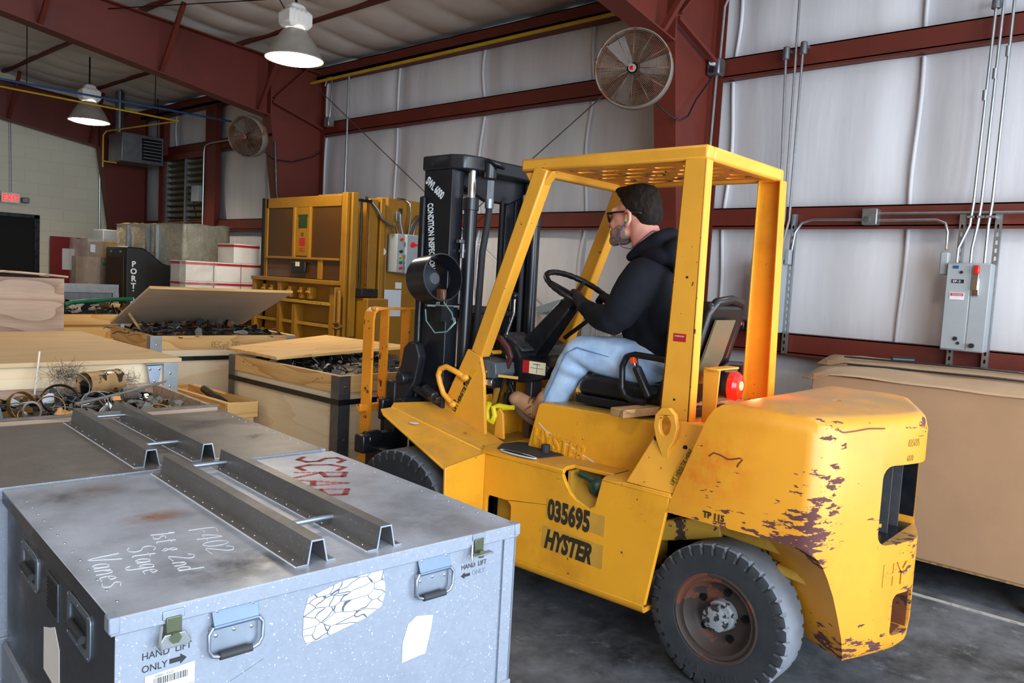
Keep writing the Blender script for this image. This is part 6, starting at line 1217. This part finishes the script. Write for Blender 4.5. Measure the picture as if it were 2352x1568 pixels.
conduit('conduit', [(6.2, 8.62, 1.2), (6.2, 8.62, 4.15)], .014, 'vertical light conduit between baler and far column')
conduit('conduit', [(5.52, 9.22, 3.2), (5.56, 9.22, 2.6), (5.7, 9.22, 1.6)], .014, 'dark conduit running down the far red column', None, 'black')
# ================================================================== BALER
bl = empty('baler', (5.5, 7.6, 0), 'ochre yellow vertical baler with amber see-through gate and grey control box', 'baler')
def B(n, mb, m, par=None, **k): return obj(n, mb, M[m] if isinstance(m, str) else m, par or bl, world=True, **k)
X0 = 4.98
B('cabinet', MB().box(5.30, 6.05, 6.95, 8.50, 0, 2.30).box(X0+.02, 5.3, 8.44, 8.50, .1, 2.30).box(X0+.02, 5.3, 6.95, 7.0, .1, 2.3), 'baler')
B('top_beam', MB().box(X0-.0, 5.10, 6.98, 8.46, 2.28, 2.40), 'baler', bev=.006)
B('gate_post', MB().box(X0-.01, 5.06, 6.86, 6.95, .8, 2.42).box(X0+.02, 5.08, 6.80, 6.83, .9, 2.42), 'baler', bev=.005); B('gate_post', MB().box(X0, 5.06, 8.42, 8.50, .10, 2.40), 'baler', bev=.005); B('edge_strip', MB().box(X0-.02, X0, 8.48, 8.52, 1.47, 2.40), 'gap')
gt = B('amber_gate', MB().box(X0+.01, X0+.018, 6.97, 8.42, 1.49, 2.28), 'amber')
for y0, y1 in ((7.52, 7.56), (7.82, 7.86)): obj('gate_rib', MB().box(X0-.02, X0+.02, y0, y1, 1.72, 2.28), M['baler'], gt, world=True, bev=.003)
obj('gate_plate', MB().box(X0, X0+.01, 7.56, 7.82, 1.74, 2.28), M['baler'], gt, world=True); obj('gate_rail', MB().box(X0-.02, X0+.01, 6.97, 8.42, 1.70, 1.725).box(X0-.01, X0+.01, 7.28, 7.36, 1.49, 1.72), M['baler'], gt, world=True, bev=.003)
gp = obj('green_notice', MB().box(X0-.003, X0, 7.60, 7.77, 2.05, 2.17).box(X0-.003, X0, 7.59, 7.78, 2.175, 2.20), M['greenlabel'], gt, world=True)
obj('small_notice', MB().box(X0-.003, X0, 7.66, 7.71, 1.96, 2.0), M['brass'], gt, world=True)
rn = obj('red_notice', MB().box(X0-.003, X0, 7.63, 7.74, 1.855, 1.94), M['redprint'], gt, world=True); text('number', 'NO.2', .062, (X0-.004, 7.745, 1.79), (0, -1, 0), (0, 0, 1), M['redprint'], gt, .0005, sx=.8)
obj('bumper_pad', MB().box(X0-.03, X0, 7.58, 7.86, 1.55, 1.67), M['vinyl'], gt, world=True, bev=.012); obj('tag', MB().box(X0-.033, X0-.03, 7.68, 7.76, 1.62, 1.67), M['label'], gt, world=True)
B('ledge', MB().box(X0-.12, X0+.05, 6.92, 8.56, 1.44, 1.485), 'baler', bev=.004)
B('lower_door', MB().box(X0, X0+.06, 6.98, 8.52, .12, 1.44), 'baler')
B('door_shelf', MB().box(X0-.12, X0, 7.0, 8.56, 1.22, 1.25), 'ydirty')
for z in (.98, .78, .5): B('door_rib', MB().box(X0-.08, X0, 7.02, 8.50, z, z+.03), 'ydirty')
for y in (8.48, 7.93, 7.62): B('door_stile', MB().box(X0-.11, X0, y, y+.06, .12, 1.44 if y > 7.7 else 1.2), 'baler')
for y in (8.28, 8.12, 7.74, 7.52, 7.36): B('hinge_lug', MB().box(X0-.10, X0, y, y+.05, 1.27, 1.40).cyl((X0-.1, y-.01, 1.34), (X0-.1, y+.06, 1.34), .018), 'baler', bev=.006)
B('red_tag', MB().box(X0-.005, X0, 7.60, 7.68, 1.28, 1.36), 'redprint')
B('latch_column', MB().box(X0-.08, X0+.02, 6.92, 7.02, .12, 1.42).cyl((X0-.05, 6.88, .2), (X0-.05, 6.88, 1.38), .022, n=12), 'baler', bev=.006)
B('latch_shackle', MB().tube([(X0-.06, 7.0, 1.03), (X0-.08, 6.84, 1.04), (X0-.08, 6.76, 1.01), (X0-.08, 6.84, .985), (X0-.06, 7.0, .99)], .014, 8), 'brass')
B('guide_rod', MB().cyl((5.10, 6.78, 1.42), (5.10, 6.78, 2.36), .012), 'dark_steel'); B('guide_rod', MB().cyl((5.18, 6.78, 1.45), (5.18, 6.78, 2.36), .010), 'rust'); B('rod_head', MB().box(5.07, 5.22, 6.76, 6.81, 2.33, 2.36).cyl((5.16, 6.78, 2.36), (5.16, 6.78, 2.39), .015), 'dark_steel')
B('side_box', MB().box(5.10, 5.38, 6.62, 6.95, .10, 1.32), 'baler', bev=.008); B('black_bumper', MB().box(5.08, 5.30, 6.70, 6.85, 1.33, 1.42), 'vinyl', bev=.006)
B('side_column', MB().box(5.22, 5.34, 6.80, 6.96, 1.32, 2.38).box(5.36, 5.42, 6.78, 6.96, .1, 2.40), 'baler', bev=.006)
B('side_cover', MB().prism([(5.42, 6.94), (5.50, 6.84), (5.96, 6.84), (5.96, 6.95)], 'z', .10, 2.42), 'baler', bev=.004)
cbx = B('control_box', MB().box(5.50, 5.60, 6.66, 6.82, 1.61, 2.03), 'panelgrey', bev=.008)
for z, m in ((1.97, 'redplastic'), (1.84, 'ink'), (1.78, 'yellowpipe'), (1.72, 'greenhose'), (1.66, 'redplastic')): obj('push_button', MB().cyl((5.55, 6.635, z), (5.55, 6.66, z), .017, n=14), M[m], cbx, world=True)
cb2 = B('control_cabinet', MB().box(5.60, 5.97, 6.62, 6.82, 1.60, 2.03), 'panelgrey', bev=.01)
obj('rotary_switch', MB().cyl((5.68, 6.60, 1.92), (5.68, 6.62, 1.92), .03).box(5.68, 5.75, 6.585, 6.60, 1.91, 1.93), M['redplastic'], cb2, world=True); obj('label', MB().box(5.83, 5.94, 6.615, 6.62, 1.93, 2.01), M['label'], cb2, world=True); obj('label', MB().box(5.83, 5.94, 6.615, 6.62, 1.69, 1.74), M['label'], cb2, world=True); obj('red_label', MB().box(5.83, 5.92, 6.615, 6.62, 1.81, 1.825), M['redprint'], cb2, world=True)
B('posted_sheet', MB().box(5.49, 5.73, 6.832, 6.838, 1.12, 1.415), 'white'); B('posted_sheet', MB().box(5.64, 5.73, 6.832, 6.838, 1.43, 1.50), 'ivory'); B('sticker', MB().cyl((5.46, 6.87, 1.83), (5.455, 6.86, 1.83), .045, n=24), 'white')
def flex(pts, m='steel', r=.016): B('flexible_conduit', MB().tube(pts, r, 8), m, smooth=60)
flex([(5.22, 6.76, 2.34), (5.28, 6.74, 2.27), (5.33, 6.73, 2.18), (5.42, 6.72, 2.13), (5.52, 6.72, 2.10), (5.56, 6.72, 2.03)])
flex([(5.64, 6.74, 2.03), (5.62, 6.76, 2.15), (5.63, 6.78, 2.25)]); flex([(5.72, 6.74, 2.03), (5.76, 6.76, 2.25), (5.76, 6.78, 2.38), (5.70, 6.80, 2.42), (5.60, 6.82, 2.42)], 'chrome', .012); flex([(5.80, 6.74, 2.03), (5.84, 6.76, 2.14), (5.92, 6.78, 2.22), (6.02, 6.82, 2.24)]); flex([(5.76, 6.76, 2.03), (5.80, 6.78, 2.14), (5.90, 6.8, 2.25), (6.02, 6.84, 2.27)])
B('outlet', MB().box(5.59, 5.65, 6.80, 6.84, 2.17, 2.28), 'galv', bev=.004); B('outlet', MB().box(5.65, 5.69, 6.82, 6.84, 2.25, 2.32), 'ink')
B('hydraulic_unit', MB().cyl((6.04, 6.86, 1.3), (6.04, 6.86, 2.2), .045, n=16).box(6.03, 6.08, 6.9, 7.3, .1, 2.25), 'vinyl', bev=.01)
tag(obj('wood_scrap', MB().bar((5.25, 7.25, 2.43), (5.25, 7.75, 2.43), .07, .035), M['lumber']), 'short wood offcut lying on top of the yellow baler', 'wood')
# ================================================================== BACKGROUND LOADS
t = empty('wrapped_pallet_load', (5.2, 11, 0), 'tall pallet load shrouded in cloudy plastic wrap', 'pallet load')
def shroud(u, v):
    # walk round the perimeter (u), up (v)
    P = [(4.70, 12.1), (4.70, 10.0), (5.36, 10.0), (5.36, 12.1)]; per = [2.1, .66, 2.1]; s = u*sum(per); i = 0
    while i < 2 and s > per[i]: s -= per[i]; i += 1
    f = s/per[i]; x = P[i][0]+(P[i+1][0]-P[i][0])*f; y = P[i][1]+(P[i+1][1]-P[i][1])*f; n = noise.noise(Vector((x*2+v, y*2, v*1.2)))*.03+noise.noise(Vector((x*5+v*5, y*5+v*3, v*3)))*.010
    nx, ny = ((-1, 0), (0, -1), (1, 0))[i]; return (x+nx*n, y+ny*n, .15+1.95*v+.02*noise.noise(Vector((x*6, y*6, 0)))*(v > .97))
b = MB().grid(shroud, 90, 50); b.keep = True; obj('plastic_shroud', b, M['wrapheavy'], t, world=True, smooth=180)
obj('top_sheet', MB().grid(lambda u, v: (4.68+.7*u, 9.98+2.14*v, 2.10+.03*noise.noise(Vector((u*5, v*9, 3)))), 16, 30), M['wrapheavy'], t, world=True, smooth=180)
obj('load', MB().box(4.74, 5.32, 10.05, 12.05, .15, 2.06), simple('pale_foam', (186, 178, 158), .8), t, world=True); obj('pallet', MB().box(4.7, 5.36, 10, 12.1, 0, .04).box(4.7, 4.8, 10, 12.1, .04, .15).box(5.26, 5.36, 10, 12.1, .04, .15), M['lumber'], t, world=True)
for y in (11.65, 11.0, 10.72): obj('corner_post', MB().box(4.66, 4.70, y-.03, y+.03, .15, 2.08), M['galv'], t, world=True)
tag(obj('steel_cabinet', MB().box(4.66, 4.9, 12.5, 12.9, 0, 2.02), M['panelgrey'], bev=.01), 'grey cabinet edge beside the shrouded load', 'cabinet')
# white cartons with red bands
def carton(x, y, z, lab, w=.34, d=.40, h=.235, proto=[None]):
    if proto[0] is None:
        t = empty('white_carton', (x, y, z), lab, 'carton', 'white cartons with red bands'); obj('carton_body', MB().box(0, w, 0, d, 0, h), M['ivory'], t, bev=.003); obj('carton_lid', MB().box(-.004, w+.004, -.004, d, h-.045, h+.002), M['ivory'], t, bev=.002); obj('red_band', MB().box(-.005, w+.005, -.0055, d, h-.04, h-.012), M['redprint'], t); proto[0] = t; return t
    return dup(proto[0], (x, y, z), label=lab)
z0 = 1.38
stack = [(4.30, 9.05, z0, 'leftmost white carton in the upper row, seen through clear wrap'), (4.655, 9.05, z0, 'middle white carton in the upper row beside the baler'), (5.01, 9.05, z0, 'white carton in the upper row touching the baler edge, below the top one'), (4.30, 9.05, z0-.24, 'leftmost white carton in the lower row, behind clear wrap'), (4.655, 9.05, z0-.24, 'middle white carton in the lower row'), (5.01, 9.05, z0-.24, 'right white carton in the lower row behind the propped lid'), (4.90, 9.05, z0+.24, 'white carton standing alone on top of the stack')]
for s in stack: carton(*s)
t = empty('pallet_stack', (4.8, 9.25, 0), 'dark wooden pallets carrying the white cartons', 'pallet')
for k in range(6): obj('pallet_deck', MB().box(4.25, 5.4, 9.02, 9.6, .19*k+.16, .19*k+.185).box(4.25, 4.35, 9.02, 9.6, .19*k, .19*k+.16).box(5.3, 5.4, 9.02, 9.6, .19*k, .19*k+.16), M['lumber'], t, world=True)
t = empty('clear_wrap_sheet', (4.3, 9, 1.2), 'clear stretch wrap hanging round the left white cartons', 'plastic wrap')
b = MB().grid(lambda u, v: (4.20+.46*u+.02*noise.noise(Vector((u*5, v*5, 1))), 9.0+.02*noise.noise(Vector((u*7, v*7, 5)))-.0, 1.0+.6*v), 24, 24); b.keep = True; obj('sheet', b, M['wrap'], t, world=True, smooth=180)
# swamp cooler housing
t = empty('portable_cooler', (4.2, 10.2, 0), 'black portable evaporative cooler with white vertical lettering', 'cooler')
obj('housing', MB().prism([(4.08, .08), (4.66, .08), (4.66, 1.53), (4.55, 1.56), (4.30, 1.745), (4.10, 1.755), (4.08, 1.73)], 'y', 10.2, 10.85), M['porta'], t, world=True, bev=.02)
obj('cooling_pad', MB().box(4.068, 4.08, 10.26, 10.79, .15, 1.62), M['brownmesh'], t, world=True)
for x in (10.35, 10.65): obj('yellow_sticker', MB().box(4.076, 4.08, x, x+.05, 1.675, 1.70), M['yellowpipe'], t, world=True)
obj('base', MB().box(4.10, 4.64, 10.22, 10.83, 0, .08), M['porta'], t, world=True)
for i, ch in enumerate('PORT\u00b7A\u00b7COOL'): text('lettering', ch, .098, (4.17, 10.194, 1.525-.092*i-(.02 if ch != '\u00b7' else -.01)), (1, 0, 0), (0, 0, 1), M['paintwhite'], t, .002, 'CENTER', weight=.003)
# brown carton in clear wrap and ochre carton
t = empty('wrapped_round_carton', (4.0, 11.2, 0), 'tall brown carton in loose clear wrap in front of the red notice board', 'carton')
oc = [(4.00+  .20*math.cos(2*PI*(k+.5)/8), 11.2+  .20*math.sin(2*PI*(k+.5)/8)) for k in range(8)]
obj('carton_body', MB().prism(oc, 'z', .1, 1.60), M['card'], t, world=True); obj('pallet', MB().box(3.72, 4.16, 10.95, 11.45, 0, .1), M['lumber'], t, world=True)
b = MB().grid(lambda u, v: (4.00+(.222+.012*math.sin(u*40)+.02*v*noise.noise(Vector((u*8, v*5, 0))))*math.cos(2*PI*u), 11.2+(.222+.012*math.sin(u*40))*math.sin(2*PI*u), .12+1.72*v+(.05*noise.noise(Vector((math.cos(2*PI*u)*3, math.sin(2*PI*u)*3, 0))) if v > .95 else 0)), 60, 30); b.keep = True; obj('clear_wrap', b, M['wrap'], t, world=True, smooth=180)
obj('green_tape', MB().box(4.08, 4.18, 10.94, 10.95, 1.5, 1.53), M['greenhose'], t, world=True); obj('notice', MB().box(3.92, 3.98, 10.93, 10.94, 1.66, 1.76), M['white'], t, world=True)
tag(obj('ochre_carton', MB().box(4.24, 4.40, 11.3, 11.9, 0, 1.82), simple('ochre_board', (190, 136, 60), .7), bev=.004), 'ochre brown carton between the wrapped carton and the black cooler', 'carton')
# ================================================================== CARTONS AT THE RIGHT
def bigcarton(x0, x1, y0, y1, z0, z1, lab, m='card'):
    t = empty('cardboard_carton', ((x0+x1)/2, (y0+y1)/2, 0), lab, 'carton', 'long brown cardboard cartons')
    bx = MB().box(x0, x1, y0, y1, z0, z1); obj('carton_body', bx, M[m], t, world=True, bev=.008, seg=3)
    def fl(u, v): x = x0-.01+(x1-x0+.02)*u; y = y1+.06-(y1-y0+.06)*v; return (x, y, z1+.006+.028*math.sin(PI*u)*(1-.3*v)+.012*noise.noise(Vector((x*4, y*3, 0)))-(.03 if v < .06 else 0)*(1-u))
    o = obj('top_flap', MB().grid(fl, 14, 30), M['card_top'], t, world=True, smooth=180); q = o.modifiers.new('thick', 'SOLIDIFY'); q.thickness = .006
    obj('base_board', MB().box(x0+.02, x1-.02, y0+.02, y1-.05, z0-.015, z0), M['lumber'], t, world=True)
    for xx in (x0+.08, x1-.14):
        for yy in (y0+.1, (y0+y1)/2-.05, y1-.3): obj('stand_leg', MB().box(xx, xx+.06, yy, yy+.06, 0, z0-.015), M['dark_steel'], t, world=True)
    return t
bigcarton(4.74, 5.52, -.6, 1.78, .17, 1.135, 'nearer long brown carton standing on short legs behind the counterweight')
bigcarton(5.56, 6.12, -.7, 2.0, .17, 1.155, 'farther long brown carton between the nearer one and the wall')
for x, y0, z, lab in ((5.22, 1.74, 1.172, 'flat dark strap lying along the top of the nearer carton'), (5.62, 1.9, 1.19, 'flat dark strap along the top of the farther carton')):
    for j in (0, 1): tag(obj('packing_strap', MB().tube([(x+.03*j, y0-.02*j, z), (x+.06+.04*j, y0-.8, z+.008), (x+.02+.05*j, -.5, z+.004)], .006, 6), M['black']), lab+(', left of two', ', right of two')[j], 'strap', 'dark packing straps')
tag(obj('black_coupling', MB().cyl((5.72, 1.62, 1.20), (5.80, 1.50, 1.20), .022, n=16), M['black'], bev=.003), 'short black tube fitting on top of the farther carton', 'fitting')
tag(obj('floor_tape', MB().box(4.63, 4.65, -.4, 1.62, 0, .008), M['greywood']), 'thin dirty grey tape on the floor beside the carton legs', 'lath')  # dirty tape, built as a thin grey strip
t = MB(); r = random.Random(9)
for k in range(5):
    P = Vector((4.62+.03*k, .38+.02*k, .02)); t.tube([P, P+Vector((-.06, .05, .03)), P+Vector((-.10, .02-.03*k, .01)), P+Vector((-.03, -.05, .03))], .006, 5)
tag(obj('plastic_scrap', t, M['wrap']), 'torn bit of clear plastic on the floor at the carton leg', 'plastic')
t = empty('pallet', (4.9, .2, 0), 'flat wooden board on the floor under the cartons at the right edge', 'board'); obj('plank', MB().box(4.67, 4.735, -.5, .25, 0, .03), M['card'], t, world=True)
